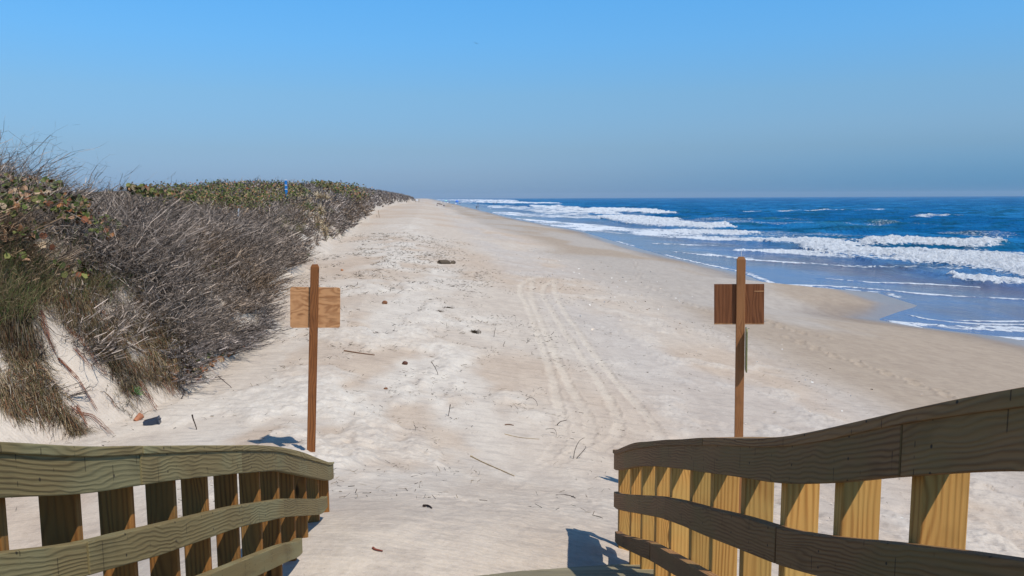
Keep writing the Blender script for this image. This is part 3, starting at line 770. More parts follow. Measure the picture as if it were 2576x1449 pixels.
# the small edge-on plate screwed to the right post's side
root, top, dr, sd, fw, hw, t = s2
bx = top + dr * 0; 
def on_side(y):
    tt = (y - 653) / (1095 - 653); xx = 1864.5 + (1858.5 - 1864.5) * tt; return at(xx, y, 8.1)
pa, pb = on_side(826), on_side(934)
M_PLATE = plain('olive_sign_plate', (.20, .20, .07), .5, .4)
off_ = sd * (hw + .006)
n_ = (fw * 1.0 + sd * -.02).normalized(); dep = .20
cpt = [pa + off_ - fw * (t / 2 + .075), pb + off_ - fw * (t / 2 + .075)]
upv = (pa - pb).normalized(); hgt = (pa - pb).length
bm = bmesh.new(); outl = []; cr_ = .03; ww_ = .20
for (cx, cy, a0) in ((ww_ - cr_, hgt - cr_, 0), (cr_, hgt - cr_, 90), (cr_, cr_, 180), (ww_ - cr_, cr_, 270)):
    for a in range(0, 91, 22): outl.append((cx + cr_ * math.cos(R(a0 + a)), cy + cr_ * math.sin(R(a0 + a))))
pdir = (fw + sd * .10).normalized()
a_ = [bm.verts.new(cpt[1] + pdir * x + upv * y) for x, y in outl]; b_ = [bm.verts.new(cpt[1] + pdir * x + upv * y + sd * .010) for x, y in outl]
bm.faces.new(a_); bm.faces.new(b_[::-1])
for i in range(len(a_)):
    j = (i + 1) % len(a_); bm.faces.new((a_[i], b_[i], b_[j], a_[j]))
o = obj_bm('side_plate', bm, M_PLATE, None); o.parent = root; o.matrix_parent_inverse = root.matrix_basis.inverted()

# ------------------------------------------------------------------ dune plants
def veg_mat(name, rough=.85, trans=0):
    m = MT(name, rough, .15); c = m.attr('col'); m.base(c)
    if trans: m.p.inputs['Transmission Weight'].default_value = 0
    return m.m
M_VEG = veg_mat('plant_matter')

def rnd_unit(n):
    v = rng.normal(size=(n, 3)); return v / np.linalg.norm(v, axis=1)[:, None]

def ribbons(P0, P1, W0_, W1_, Cc, name, mat=None, parent=None):
    """a thin strip per segment, turned at random about its axis"""
    d = P1 - P0; s = np.cross(d, rnd_unit(len(d))); s /= np.linalg.norm(s, axis=1)[:, None] + 1e-9
    V = np.empty((len(d), 4, 3), np.float32)
    V[:, 0] = P0 - s * W0_[:, None]; V[:, 1] = P0 + s * W0_[:, None]
    V[:, 2] = P1 + s * W1_[:, None]; V[:, 3] = P1 - s * W1_[:, None]
    Fq = np.arange(len(d) * 4).reshape(-1, 4)
    return mesh_np(name, V.reshape(-1, 3), Fq, mat or M_VEG, parent, cols={'col': np.repeat(Cc, 4, axis=0)})

def shrub_tpl(seed, stems, side, segs):
    r = random.Random(seed); A = []; 
    def grow(p, d, ln, w, n, lvl):
        for i in range(n):
            d = (d + Vector((r.gauss(0, .36), r.gauss(0, .36), r.gauss(.05, .26)))).normalized()
            q = p + d * ln * r.uniform(.7, 1.2)
            w2 = w * .86
            A.append((*p, *q, w, w2, lvl))
            if lvl < 2 and r.random() < side:
                sd = (d * .7 + Vector((r.gauss(0, 1.0), r.gauss(0, 1.0), r.gauss(.1, .6)))).normalized()
                grow(q, sd, ln * .62, w2 * .6, max(2, n - i - 1) if lvl == 0 else 2, lvl + 1)
            p = q; w = w2
    for _ in range(stems):
        a = r.uniform(0, 6.283); rr = r.uniform(0, .22); t = r.uniform(0, 1.25)
        grow(Vector((math.cos(a) * rr, math.sin(a) * rr, -.05)), Vector((math.cos(a) * t + .04, math.sin(a) * t, 1)).normalized(), 1.0 / segs, .0092, segs, 0)
    return np.array(A)
TP_N = [shrub_tpl(s, 6, .85, 5) for s in range(10)]
TP_F = [shrub_tpl(50 + s, 6, .6, 3) for s in range(8)]

def plant_many(pts, tpl, height, wk, colf, lean):
    """pts (n,3), height (n), wk width factor (n), colf (n,3), lean (n,3)"""
    P0 = []; P1 = []; Wa = []; Wb = []; CC = []
    which = rng.integers(0, len(tpl), len(pts))
    for k, T in enumerate(tpl):
        i = np.nonzero(which == k)[0]
        if not len(i): continue
        a = rng.uniform(0, 2 * np.pi, len(i)); ca, sa = np.cos(a)[:, None], np.sin(a)[:, None]
        def tf(x, y, z):
            X_ = (x[None] * ca - y[None] * sa); Y_ = (x[None] * sa + y[None] * ca); Z_ = np.broadcast_to(z[None], X_.shape)
            h = height[i][:, None]; sp = 1.1
            o = np.stack([X_ * h * sp + lean[i][:, None, 0] * Z_ * h, Y_ * h * sp + lean[i][:, None, 1] * Z_ * h, Z_ * h * (1 + lean[i][:, None, 2])], -1)
            return (o + pts[i][:, None]).reshape(-1, 3)
        P0.append(tf(T[:, 0], T[:, 1], T[:, 2])); P1.append(tf(T[:, 3], T[:, 4], T[:, 5]))
        Wa.append((T[None, :, 6] * wk[i][:, None]).ravel()); Wb.append((T[None, :, 7] * wk[i][:, None]).ravel())
        seg = rng.random((len(i), len(T)))
        g = np.where(seg > .68, rng.uniform(1.0, 2.0, seg.shape), rng.uniform(.14, .7, seg.shape))
        CC.append((colf[i][:, None, :] * g[..., None]).reshape(-1, 3))
    return [np.concatenate(q) for q in (P0, P1, Wa, Wb, CC)]

def toe_of(Y): return np.interp(Y, TOE[:, 0], TOE[:, 1])
def sample_dune(n, y0, y1, w0, w1, pw):
    u = rng.random(n)
    Yv = (y0 ** (1 - pw) + u * (y1 ** (1 - pw) - y0 ** (1 - pw))) ** (1 / (1 - pw))
    wv = rng.uniform(w0, w1, n)
    Xv = toe_of(Yv) - wv - .106 * Yv
    z, v, w, _ = ground0(Xv, Yv)
    k = (Xv / Yv > -.95)
    return Xv[k], Yv[k], z[k] + H, w[k]

def to_px(Xv, Yv, zv):
    q = np.stack([Xv, Yv, zv - H], -1) @ M3; return W0 / 2 - F * q[:, 0] / q[:, 2], H0 / 2 + F * q[:, 1] / q[:, 2]
def inside(x, y, p):
    ins = np.zeros(len(x), bool); j = len(p) - 1
    for i in range(len(p)):
        c = ((p[i][1] > y) != (p[j][1] > y)) & (x < (p[j][0] - p[i][0]) * (y - p[i][1]) / (p[j][1] - p[i][1] + 1e-9) + p[i][0]); ins ^= c; j = i
    return ins
LEAFZ = [[(588, 520), (614, 520), (618, 585), (586, 585)], [(320, 462), (520, 450), (760, 452), (790, 475), (780, 510), (690, 530), (560, 526), (430, 500), (330, 490)], [(735, 468), (800, 465), (850, 500), (855, 560), (835, 610), (785, 605), (760, 535)],
         [(655, 515), (720, 515), (780, 545), (765, 595), (700, 605), (640, 560)], [(0, 425), (60, 430), (170, 450), (235, 500), (330, 560), (300, 590), (200, 580), (100, 560), (0, 520)], [(770, 450), (900, 455), (950, 475), (940, 505), (840, 490)]]
SCARP = [(-300, 700), (-60, 730), (90, 725), (140, 690), (300, 700), (390, 750), (440, 820), (470, 880), (478, 930), (437, 993), (300, 1120), (-300, 1200)]
parts = []
def add_scrub(n, y0, y1, w0, w1, pw, tpl, hr, wmul, keep=None, colA=(.31, .25, .205), colB=(.22, .145, .085)):
    Xv, Yv, zv, wv = sample_dune(n, y0, y1, w0, w1, pw)
    ok = wv > .15 + .9 * (vn(Xv * .9, Yv * .9, 3) - .3)
    # the near scarp is mostly bare sand and grass
    ok &= ~(inside(*to_px(Xv, Yv, zv + .1), SCARP) & (rng.random(len(Xv)) > .13))
    for lz in LEAFZ: ok &= ~(inside(*to_px(Xv, Yv, zv + .3), lz) & (rng.random(len(Xv)) < .62))
    gap = (vn(Xv * .35, Yv * .2, 91) < .16) & (Yv < 60) & (wv < 3); ok &= ~gap
    mnd = fbm(Xv * .75, Yv * .55, 2, 6); ok &= rng.random(len(Xv)) < ss(.22, .5, mnd) + .25 * (Yv > 50)
    Xv, Yv, zv, wv, mnd = Xv[ok], Yv[ok], zv[ok], wv[ok], mnd[ok]
    if not len(Xv): return
    h = rng.uniform(*hr, len(Xv)) * np.where(Yv > 50, .6 + .65 * ss(.25, .7, mnd), .45 + 1.05 * ss(.25, .7, mnd)) * np.clip(.55 + wv * .35, .5, 1)
    ll = np.stack([.05 + (vn(Xv * .8, Yv * .8, 22) - .5) * .45 + rng.normal(0, .42, len(Xv)), (vn(Xv * .8, Yv * .8, 23) - .5) * .4 + rng.normal(0, .42, len(Xv)), np.zeros(len(Xv))], -1)
    e = wv < .6; ll[e, 0] += rng.uniform(.1, .7, e.sum()); ll[e, 2] -= .3
    br = (.6 * vn(Xv * .45, Yv * .3, 8) + .4 * vn(Xv * 1.7, Yv * 1.5, 18))[:, None]
    c = np.array(colA) * (1 - ss(.45, .8, br)) + np.array(colB) * ss(.45, .8, br)
    c = c * rng.uniform(.75, 1.2, len(Xv))[:, None]
    wk = wmul(Yv)
    parts.append(plant_many(np.stack([Xv, Yv, zv], -1), tpl, h, wk, c, ll))
    print('shrubs', len(Xv))
add_scrub(8200, 9.5, 60, -.1, 15, .75, TP_N, (.42, .68), lambda y: np.clip(y / 11.5, 1.0, 3.8))
add_scrub(12000, 56, 640, -.5, 17, 1.15, TP_F, (.5, .85), lambda y: np.clip(y / 14, 3.2, 22), colA=(.32, .268, .235), colB=(.24, .175, .12))
add_scrub(2200, 10.5, 32, -.1, 1.9, .5, TP_N, (.55, .95), lambda y: np.clip(y / 15, .85, 2))
add_scrub(420, 9.5, 17, 3.5, 9, .5, TP_N, (.7, 1.1), lambda y: np.clip(y / 14, .9, 2))
add_scrub(1800, 28, 120, .1, 2.6, .99, TP_F, (.55, .8), lambda y: np.clip(y / 15, 1.6, 9))
# branches sprawling from the near scrub over the sand
sp_ = np.array([(500, 900), (520, 880), (545, 890), (560, 870), (585, 870), (600, 850), (620, 850), (640, 835), (655, 820), (665, 800), (670, 780), (690, 740), (640, 860), (610, 870), (575, 885), (480, 930), (455, 960), (450, 900), (700, 722), (650, 842)], float)
sp_ = np.repeat(sp_, 5, axis=0) + rng.normal(0, 7, (100, 2)); sp_ = hit(sp_[:, 0], sp_[:, 1], .05); n_ = len(sp_); sp_[:, 2] += .05
parts.append(plant_many(sp_, TP_N, rng.uniform(.35, .6, n_), np.full(n_, 1.1), np.array([(.30, .25, .22)]) * rng.uniform(.6, 1.1, n_)[:, None], np.stack([rng.uniform(.3, 1.0, n_), rng.normal(-.2, .3, n_), rng.uniform(-.7, -.4, n_)], -1)))
P0, P1, Wa, Wb, CC = [np.concatenate([p[k] for p in parts]) for k in range(5)]
scrub = ribbons(P0, P1, Wa, Wb, CC, 'dune_scrub')
tag(scrub, 'tangle of bare grey and purplish brown twigs covering the whole dune', 'scrub', kind='stuff')

def in_poly(n, poly):
    p = np.array(poly, float); lo = p.min(0); hi = p.max(0); o = []
    while len(o) < n:
        q = rng.uniform(lo, hi, (n * 2, 2)); ins = np.zeros(len(q), bool); j = len(p) - 1
        for i in range(len(p)):
            c = ((p[i, 1] > q[:, 1]) != (p[j, 1] > q[:, 1])) & (q[:, 0] < (p[j, 0] - p[i, 0]) * (q[:, 1] - p[i, 1]) / (p[j, 1] - p[i, 1] + 1e-9) + p[i, 0])
            ins ^= c; j = i
        o.extend(q[ins].tolist())
    return np.array(o[:n])
def c2(l): return [(x / 3.29, 692 + y / 3.29) for x, y in l]

def strands(P, L_, down, spread, w, cols, name, label, cat, seg=4, up=.0, tone=1.0):
    """curved blades; down>0 hang down the slope towards the beach, up>0 stand"""
    n = len(P); A0 = []; A1 = []; W0a = []; W1a = []; Ca = []
    d = np.stack([down + rng.normal(0, spread, n), -.35 * down + rng.normal(0, spread, n), up + rng.normal(0, spread * .5, n)], -1)
    d /= np.linalg.norm(d, axis=1)[:, None]
    p = P.copy(); ci = rng.integers(0, len(cols), n); c = np.array(cols)[ci] * rng.uniform(.5, 1.4, n)[:, None] * tone
    for s in range(seg):
        q = p + d * (L_ / seg)[:, None]
        if up <= 0:
            g = ground0(q[:, 0], q[:, 1])[0] + H
            q[:, 2] = g + rng.uniform(.01, .10, n) * (1 if s < seg - 1 else .3)
        A0.append(p); A1.append(q); W0a.append(w * (1 - s / seg * .7)); W1a.append(w * (1 - (s + 1) / seg * .7)); Ca.append(c)
        d = d + rng.normal(0, .16, (n, 3)); d[:, 2] -= .14 if up > 0 else 0
        d /= np.linalg.norm(d, axis=1)[:, None]; p = q
    o = ribbons(*[np.concatenate(a) for a in (A0, A1, W0a, W1a, Ca)], name)
    return tag(o, label, cat, kind='stuff')

PA = c2([(420, 60), (1000, 20), (1330, 200), (1560, 500), (1600, 720), (1490, 880), (1440, 990), (1290, 900), (1110, 800), (1150, 1000), (1160, 1230), (1050, 1190), (860, 1000), (830, 760), (700, 540), (560, 430), (450, 220)])
PB = c2([(0, 400), (150, 390), (300, 350), (390, 600), (350, 780), (450, 850), (490, 1050), (570, 1200), (680, 1290), (640, 1330), (450, 1220), (330, 1150), (230, 1080), (150, 900), (50, 700), (0, 600)])
PC = c2([(-60, 800), (60, 830), (150, 1000), (170, 1150), (60, 1100), (-60, 1000)])
PD = c2([(-60, 300), (420, -60), (900, -160), (1300, -40), (1000, 60), (430, 90), (300, 350), (0, 420), (-60, 450)])
pts = np.concatenate([in_poly(4200, PA), in_poly(2200, PB), in_poly(600, PC), in_poly(2600, PD)])
# clumpy: keep by noise
kp = vn(pts[:, 0] * .055 + pts[:, 1] * .02, pts[:, 1] * .018, 12) + .35 * vn(pts[:, 0] * .17, pts[:, 1] * .09, 13) > .61
pts = pts[kp]
CH = [c2([(280, 160), (420, 140), (520, 300), (690, 490), (880, 660), (930, 800), (1040, 980), (1150, 1250), (900, 1300), (720, 1280), (560, 1080), (440, 880), (350, 700), (290, 400)]),
      c2([(790, 120), (900, 105), (1050, 150), (1040, 240), (960, 250), (860, 210)]), c2([(180, 320), (300, 310), (320, 460), (220, 420)]), c2([(-20, 640), (40, 660), (70, 900), (10, 960)]),
      c2([(1380, 900), (1500, 950), (1400, 1100), (1200, 1100), (1180, 1000)]), c2([(420, 1120), (520, 1160), (560, 1300), (430, 1260)])]
P = hit(pts[:, 0], pts[:, 1], .02)
tuft = np.repeat(P, 4, axis=0) + rng.normal(0, .035, (len(P) * 4, 3)) * np.array([1, 1, .3]); tuft[:, 2] += rng.uniform(0, .12, len(tuft))
LG = rng.uniform(.07, .42, len(tuft)) * (.5 + vn(tuft[:, 0] * 3, tuft[:, 1] * 3, 14))
bad = np.zeros(len(tuft), bool)
for c_ in CH:
    for f_ in (0, .45, .85):
        bad |= inside(*to_px(tuft[:, 0] + .8 * LG * f_, tuft[:, 1] - .28 * LG * f_, tuft[:, 2] - .5 * LG * f_), c_)
bad &= rng.random(len(bad)) < .93
tuft = tuft[~bad]; LG = LG[~bad]
CLUMP = (.45 + 1.0 * vn(tuft[:, 0] * 2.2 + 5, tuft[:, 1] * 2.2, 15))[:, None]
strands(tuft, LG, .62, .72, rng.uniform(.001, .0045, len(tuft)),
        [(.27, .185, .10), (.20, .13, .065), (.11, .07, .04), (.36, .27, .165), (.15, .13, .06), (.23, .10, .05), (.09, .08, .035), (.05, .035, .025), (.30, .25, .19)], 'hanging_grass',
        'dry brown grass and roots hanging down the eroded near dune face', 'grass', tone=CLUMP)
# reddish exposed roots
RL = [[(330, 280), (420, 560), (460, 650)], [(400, 850), (470, 1010), (560, 1130), (650, 1210)], [(620, 1090), (660, 1140), (770, 1160), (860, 1240), (930, 1310)], [(1100, 800), (1180, 930), (1240, 1030), (1300, 1110)],
      [(1240, 640), (1330, 850), (1400, 980)], [(610, 600), (700, 700), (760, 780)], [(90, 960), (120, 1060), (100, 1150)], [(640, 1090), (690, 1180), (730, 1260)], [(480, 690), (640, 860), (800, 1120)],
      [(700, 150), (780, 250), (960, 420), (1050, 520)], [(560, 430), (700, 560), (800, 730), (890, 830)], [(1180, 380), (1300, 560), (1420, 780)], [(1150, 200), (1240, 380), (1390, 640), (1440, 990)]]
paths = []
for l in RL:
    l = np.array(c2(l)); ts = np.linspace(0, len(l) - 1, 9)
    for q in range(5):
        x = np.interp(ts, range(len(l)), l[:, 0]) + rng.normal(0, 1.2, 9) + rng.normal(0, 3); y = np.interp(ts, range(len(l)), l[:, 1]) + rng.normal(0, 1.2, 9) + rng.normal(0, 3)
        pp = hit(x, y, .05)
        if len(pp) > 3: paths.append((pp, np.linspace(.0055, .002, len(pp)) * rng.uniform(.5, 1)))
o = tube_obj('roots', paths, plain('red_root', (.20, .075, .04), .8, .2, .5), None, 5)
tag(o, 'reddish brown exposed roots trailing down the pale sand of the dune face', 'roots', kind='stuff')

# green grass
PG = [([(-30, 610), (130, 650), (120, 700), (90, 750), (60, 790), (-30, 790)], 800, .42), ([(-30, 580), (300, 600), (420, 690), (330, 740), (120, 760), (-30, 820)], 420, .4), ([(640, 520), (700, 520), (770, 545), (760, 585), (700, 600), (640, 560)], 700, .5), ([(275, 580), (320, 580), (310, 650), (270, 640)], 90, .35),
      ([(580, 690), (650, 660), (690, 690), (650, 730)], 60, .3), ([(835, 560), (900, 555), (860, 600), (815, 598)], 60, .3), ([(200, 690), (330, 680), (300, 720), (180, 720)], 150, .3)]
Ps = []; Ls = []
for poly, n, ln in PG:
    q = in_poly(n, poly); pz = hit(q[:, 0], q[:, 1], .15); pz[:, 2] -= .15; pz = np.repeat(pz, 3, axis=0) + rng.normal(0, .05, (len(pz) * 3, 3)) * np.array([1, 1, .1])
    Ps.append(pz); Ls.append(rng.uniform(.6, 1.15, len(pz)) * ln)
Ps = np.concatenate(Ps); Ls = np.concatenate(Ls)
strands(Ps, Ls, .25, .28, np.clip(Ps[:, 1] * .00022, .003, .012), [(.10, .15, .045), (.15, .17, .06), (.22, .19, .09), (.30, .22, .12), (.18, .12, .07), (.24, .17, .10)], 'green_grass',
        'olive green and straw coloured grass growing through the scrub', 'grass', up=1.0)

# sea grape leaves
def leaves(Pc, rad, cols, name, label):
    n = len(Pc); nrm = rnd_unit(n) * .9 + np.array([.25, -.5, .5]); nrm /= np.linalg.norm(nrm, axis=1)[:, None]
    a = np.cross(nrm, rnd_unit(n)); a /= np.linalg.norm(a, axis=1)[:, None]; b = np.cross(nrm, a)
    V = []
    for t in range(6):
        an = t * np.pi / 3; rr = rad * (1 if t not in (0,) else 1.15)
        V.append(Pc + (a * np.cos(an) + b * np.sin(an)) * rr[:, None] + nrm * (rad * .22 * (1 if t in (1, 4) else -.4))[:, None])
    V = np.stack(V, 1); i = np.arange(n)[:, None] * 6
    Q = np.concatenate([i + np.array([[0, 1, 2, 3]]), i + np.array([[0, 3, 4, 5]])])
    ci = rng.integers(0, len(cols), n); c = np.array(cols)[ci] * rng.uniform(.7, 1.25, n)[:, None]
    o = mesh_np(name, V.reshape(-1, 3), Q, M_VEG, cols={'col': np.repeat(c, 6, axis=0)}); return tag(o, label, 'leaves', kind='stuff')
GRN = [(.075, .10, .025), (.11, .13, .035), (.16, .16, .05), (.055, .07, .025)]; ORG = [(.30, .14, .06), (.36, .21, .12), (.24, .09, .045), (.38, .28, .18)]
def leaf_pts(spec):
    o = []; rad = []
    for poly, n, lift in spec:
        q = in_poly(max(2, n // 4), poly); p = hit(q[:, 0], q[:, 1], lift)
        p = np.repeat(p, 4, axis=0) + rng.normal(0, .09, (len(p) * 4, 3)) * np.maximum(p[:, 1:2], 12).repeat(4, 0) / 16 * np.array([1, 1, .4]); o.append(p)
    return np.concatenate(o)
near_l = leaf_pts([([(0, 425), (60, 430), (150, 450), (120, 500), (40, 480), (0, 470)], 190, .6), ([(60, 490), (150, 500), (230, 540), (215, 560), (140, 535), (50, 520)], 170, .6), ([(150, 490), (215, 500), (225, 545), (180, 545)], 170, .6),
                   ([(215, 540), (320, 560), (310, 600), (230, 590)], 60, .7), ([(0, 560), (120, 560), (120, 650), (0, 650)], 50, .6), ([(100, 650), (240, 640), (230, 700), (120, 690)], 30, .4), ([(0, 480), (60, 500), (60, 540), (0, 540)], 110, .65)])
leaves(near_l, rng.uniform(.022, .058, len(near_l)), GRN + GRN[:2] + ORG, 'sea_grape_leaves', 'round green and rust coloured leaves among bare twigs on the near dune top')
far_l = leaf_pts([([(320, 472), (420, 466), (520, 462), (700, 458), (760, 470), (770, 485), (700, 500), (640, 512), (560, 508), (470, 500), (380, 488)], 3400, .9), ([(470, 485), (640, 495), (670, 520), (560, 522), (520, 508)], 1300, .85),
                  ([(770, 456), (830, 452), (900, 462), (940, 470), (900, 480), (840, 476)], 1200, 1.05), ([(840, 478), (930, 490), (900, 500), (850, 488)], 300, .9)])
leaves(far_l, np.clip(far_l[:, 1] * .0011, .045, .16), GRN * 3 + [(.22, .17, .09), (.13, .10, .05)] * 3 + ORG[:3], 'sea_grape_canopy', 'low olive and rust leaf canopy along the dune crest by the blue marker post')
sx1_, sy1_, sz1_, sw1_ = sample_dune(5200, 9.5, 60, .6, 14, .8)
kk = (fbm(sx1_ * .5, sy1_ * .35, 3, 77) > .50) & ~inside(*to_px(sx1_, sy1_, sz1_ + .1), SCARP); q_ = np.stack([sx1_, sy1_, sz1_ + rng.uniform(.3, .75, len(sx1_))], -1)[kk]
q_ = np.repeat(q_, 3, axis=0) + rng.normal(0, .08, (kk.sum() * 3, 3))
leaves(q_, np.clip(q_[:, 1] * .0011, .014, .05) * rng.uniform(.7, 1.2, len(q_)), [(.11, .12, .035), (.16, .14, .05), (.07, .075, .03), (.22, .13, .06), (.13, .10, .05)], 'scrub_leaves', 'sparse small olive and brown leaves scattered through the grey dune scrub')
lt = in_poly(70, c2([(1380, 860), (1560, 740), (1700, 660), (2000, 560), (2040, 600), (1750, 760), (1650, 860), (1500, 900)])); lp = hit(lt[:, 0], lt[:, 1], .04)
leaves(lp, rng.uniform(.03, .06, len(lp)), ORG + ORG[:1] + GRN[:2], 'fallen_leaves', 'rust coloured fallen leaves on the sand at the foot of the near scrub')

# yucca and palmetto clumps: one thing each
def rosette(name, base, rad, n, cols, label, cat, lean=0, dead=0, group=None, stem=0):
    root = empty(name, base, label, cat, group)
    def blades(nm, n_, cl, lo, hi, droop):
        az = rng.uniform(0, 2 * np.pi, n_); el = rng.uniform(lo, hi, n_); L_ = rad * rng.uniform(.7, 1.1, n_)
        d = np.stack([np.cos(az) * np.cos(el), np.sin(az) * np.cos(el), np.sin(el)], -1)
        A0, A1, W0a, W1a, Ca = [], [], [], [], []
        p = np.zeros((n_, 3)); p[:, 2] = stem + rng.uniform(-.3, .1, n_) * stem; w = rad * .055
        c = np.array(cl)[rng.integers(0, len(cl), n_)] * rng.uniform(.7, 1.2, n_)[:, None]
        for s in range(3):
            q = p + d * (L_ / 3)[:, None]; A0.append(p); A1.append(q)
            W0a.append(np.full(n_, w * (1, .95, .6)[s])); W1a.append(np.full(n_, w * (.95, .6, .05)[s])); Ca.append(c)
            d = d + np.array([0, 0, -droop]); d /= np.linalg.norm(d, axis=1)[:, None]; p = q
        ribbons(*[np.concatenate(a) for a in (A0, A1, W0a, W1a, Ca)], nm, parent=root)
    if n: blades('leaves', n, cols, -.1, 1.4, .10)
    if dead: blades('dead_leaves', dead, [(.40, .31, .19), (.30, .22, .13), (.46, .37, .25)], -1.2, .3, .3)
    if stem: tube_obj('trunk', [([(0, 0, -.2), (.02, 0, stem * .5), (0, 0, stem)], .05 + rad * .05)], plain('yucca_trunk', (.28, .22, .15)), root)
    return root
YG = [(.11, .17, .05), (.16, .21, .08), (.20, .22, .09)]; YD = [(.48, .37, .22), (.36, .27, .16), (.54, .44, .29)]
def yb(x, y, lift=.6): p = on(x, y, lift); return Vector((p.x, p.y, p.z - lift))
def rad_of(px, p): return px * p.y / F
for (x, y, pr, kind, label) in [
    (664, 500, 13, 'stem', 'green yucca with a pale dead leaf skirt, right of the other green yucca'),
    (640, 505, 13, 'green', 'small green yucca left of the one with the dead skirt'),
    (205, 452, 17, 'crown', 'rounded yucca head with pale tips on the skyline above the near scrub'),
    (752, 486, 17, 'dry', 'dry straw coloured yucca just right of the tall blue marker post'),
    (768, 500, 16, 'dry', 'dry palmetto fan low on the right of the marker, under a greener one'),
    (772, 486, 10, 'green', 'grey green yucca rising from the dry clump right of the marker post'),
    (800, 495, 17, 'dry', 'pale dry palmetto above the twiggy slope, left of the golden one'),
    (820, 500, 15, 'dry', 'golden dry palmetto at the right of the dry row on the dune crest'),
    (776, 520, 13, 'green', 'bright green palmetto fan below the dry palmetto row'),
    (806, 528, 15, 'dry', 'dry brown palmetto on the dune shoulder above the drooping ones'),
    (830, 528, 9, 'yellow', 'yellow green young palmetto at the dune edge'),
    (800, 560, 16, 'dry', 'dead palmetto drooping over the dune edge'),
    (818, 578, 15, 'dry', 'lowest dead palmetto, tangled at the dune foot'),
    (772, 642, 9, 'bush', 'small bright green plant at the foot of the dune bank')]:
    b = yb(x, y, .6 if kind != 'bush' else .02); rd = rad_of(pr * (1.35 if kind in ('dry', 'stem', 'green') else 1.1), b)
    if kind == 'stem': rosette('yucca', b, rd, 60, YG, label, 'yucca', dead=30, stem=.65)
    elif kind == 'green': rosette('yucca', b, rd, 46, YG, label, 'yucca', dead=8, stem=.6)
    elif kind == 'crown': rosette('yucca', yb(x, y, .55), rd, 90, YG + YD[:1], label, 'yucca', dead=10, stem=rd * 1.2)
    elif kind == 'dry': rosette('palmetto', b, rd, 30, YD, label, 'palmetto', dead=55, stem=.6)
    elif kind == 'yellow': rosette('palmetto', b, rd, 34, [(.30, .30, .08), (.24, .26, .08)], label, 'palmetto', stem=.55)
    else: rosette('beach_plant', b, rd, 120, [(.09, .20, .04), (.13, .26, .06)], label, 'plant')
b = on(c2([(1120, 985)])[0][0], c2([(1120, 985)])[0][1]); rosette('beach_plant', b, .13, 50, [(.12, .24, .06), (.16, .28, .09)], 'tiny light green seedling on the eroded near dune face', 'plant')

# ------------------------------------------------------------------ things on the dune
M_BLUE = plain('blue_marker_paint', (.02, .20, .55), .4, .4, .08); M_WHT = plain('white_marker_paint', (.78, .80, .82), .4, .4, .05)
def marker(x, yt, yb_, wpx, Yd, label, num):
    top = at(x, yt, Yd); bot_ = at(x, yb_, Yd); w = wpx * Yd / F; g = gz(top.x, top.y)
    root = empty('marker_post', (top.x, top.y, g), label, 'marker post')
    hgt = top.z - bot_.z
    def bx(nm, z0, z1, ww, mat):
        r = box_rings((top.x, top.y, z0), (top.x, top.y, z1), ww, ww * .3); o = sweep(nm, r, mat, None, .004)
        o.parent = root; o.matrix_parent_inverse = root.matrix_basis.inverted(); return o
    bx('post', min(g - .3, bot_.z - .5), top.z, w, M_BLUE)
    for k, (a, b) in enumerate(((0, .075), (.93, 1.0), (.485, .515) if not num else (2, 2))):
        if a < 2: bx('white_band', top.z - hgt * b, top.z - hgt * a + .002, w * 1.03, M_WHT)
    if num:
        cu = bpy.data.curves.new('number', 'FONT'); cu.body = num; cu.size = w * .95; cu.extrude = .004; cu.align_x = 'CENTER'; cu.align_y = 'CENTER'
        cu.offset = w * .012
        tmp = bpy.data.objects.new('tmp', cu); C.objects.link(tmp); dg = bpy.context.evaluated_depsgraph_get(); dg.update()
        nm_ = bpy.data.meshes.new_from_object(tmp.evaluated_get(dg)); bpy.data.objects.remove(tmp); nm_.materials.clear(); nm_.materials.append(M_WHT)
        t = bpy.data.objects.new('number', nm_); C.objects.link(t)
        t.location = (top.x, top.y - w * .15 - .006, top.z - hgt * .57); t.rotation_euler = (R(90), 0, 0)
        t.parent = root; t.matrix_parent_inverse = root.matrix_basis.inverted()
marker(719, 452, 477, 6.2, 62, 'tall blue and white marker post numbered 94 standing in the dune scrub', '94')
marker(870, 467, 477.5, 3.0, 160, 'small distant blue and white marker post on the farther dune slope', '')
def stake(name, x0, y0, x1, y1, Yd, w, mat, label, cat):
    a = at(x0, y0, Yd); b = at(x1, y1, Yd); g = gz(b.x, b.y); dr = (b - a).normalized()
    if b.z > g: b = b + dr * ((b.z - g + .1) / max(-dr.z, .2))
    root = sweep(name, [box_rings(b, b, w, w)[0], box_rings(a, a, w, w)[0]], mat, None, .002)
    return tag(root, label, cat)
stake('white_stake', 600.5, 524, 598.5, 561, 26, .036, M_WHT, 'thin white stake standing in the grey scrub', 'stake')
M_STK = wood('grey_stake', (.16, .11, .07), (.34, .26, .18), knots=False)
p = on(954, 547); stake('thin_pole', 951.5, 529, 954.5, 547, p.y, .07, M_STK, 'thin leaning wooden pole in the far sand by the dune foot', 'pole')
p = on(948, 547); stake('short_pole', 947.5, 541, 948.5, 547, p.y, .06, M_STK, 'very short wooden stub left of the thin leaning pole', 'pole')

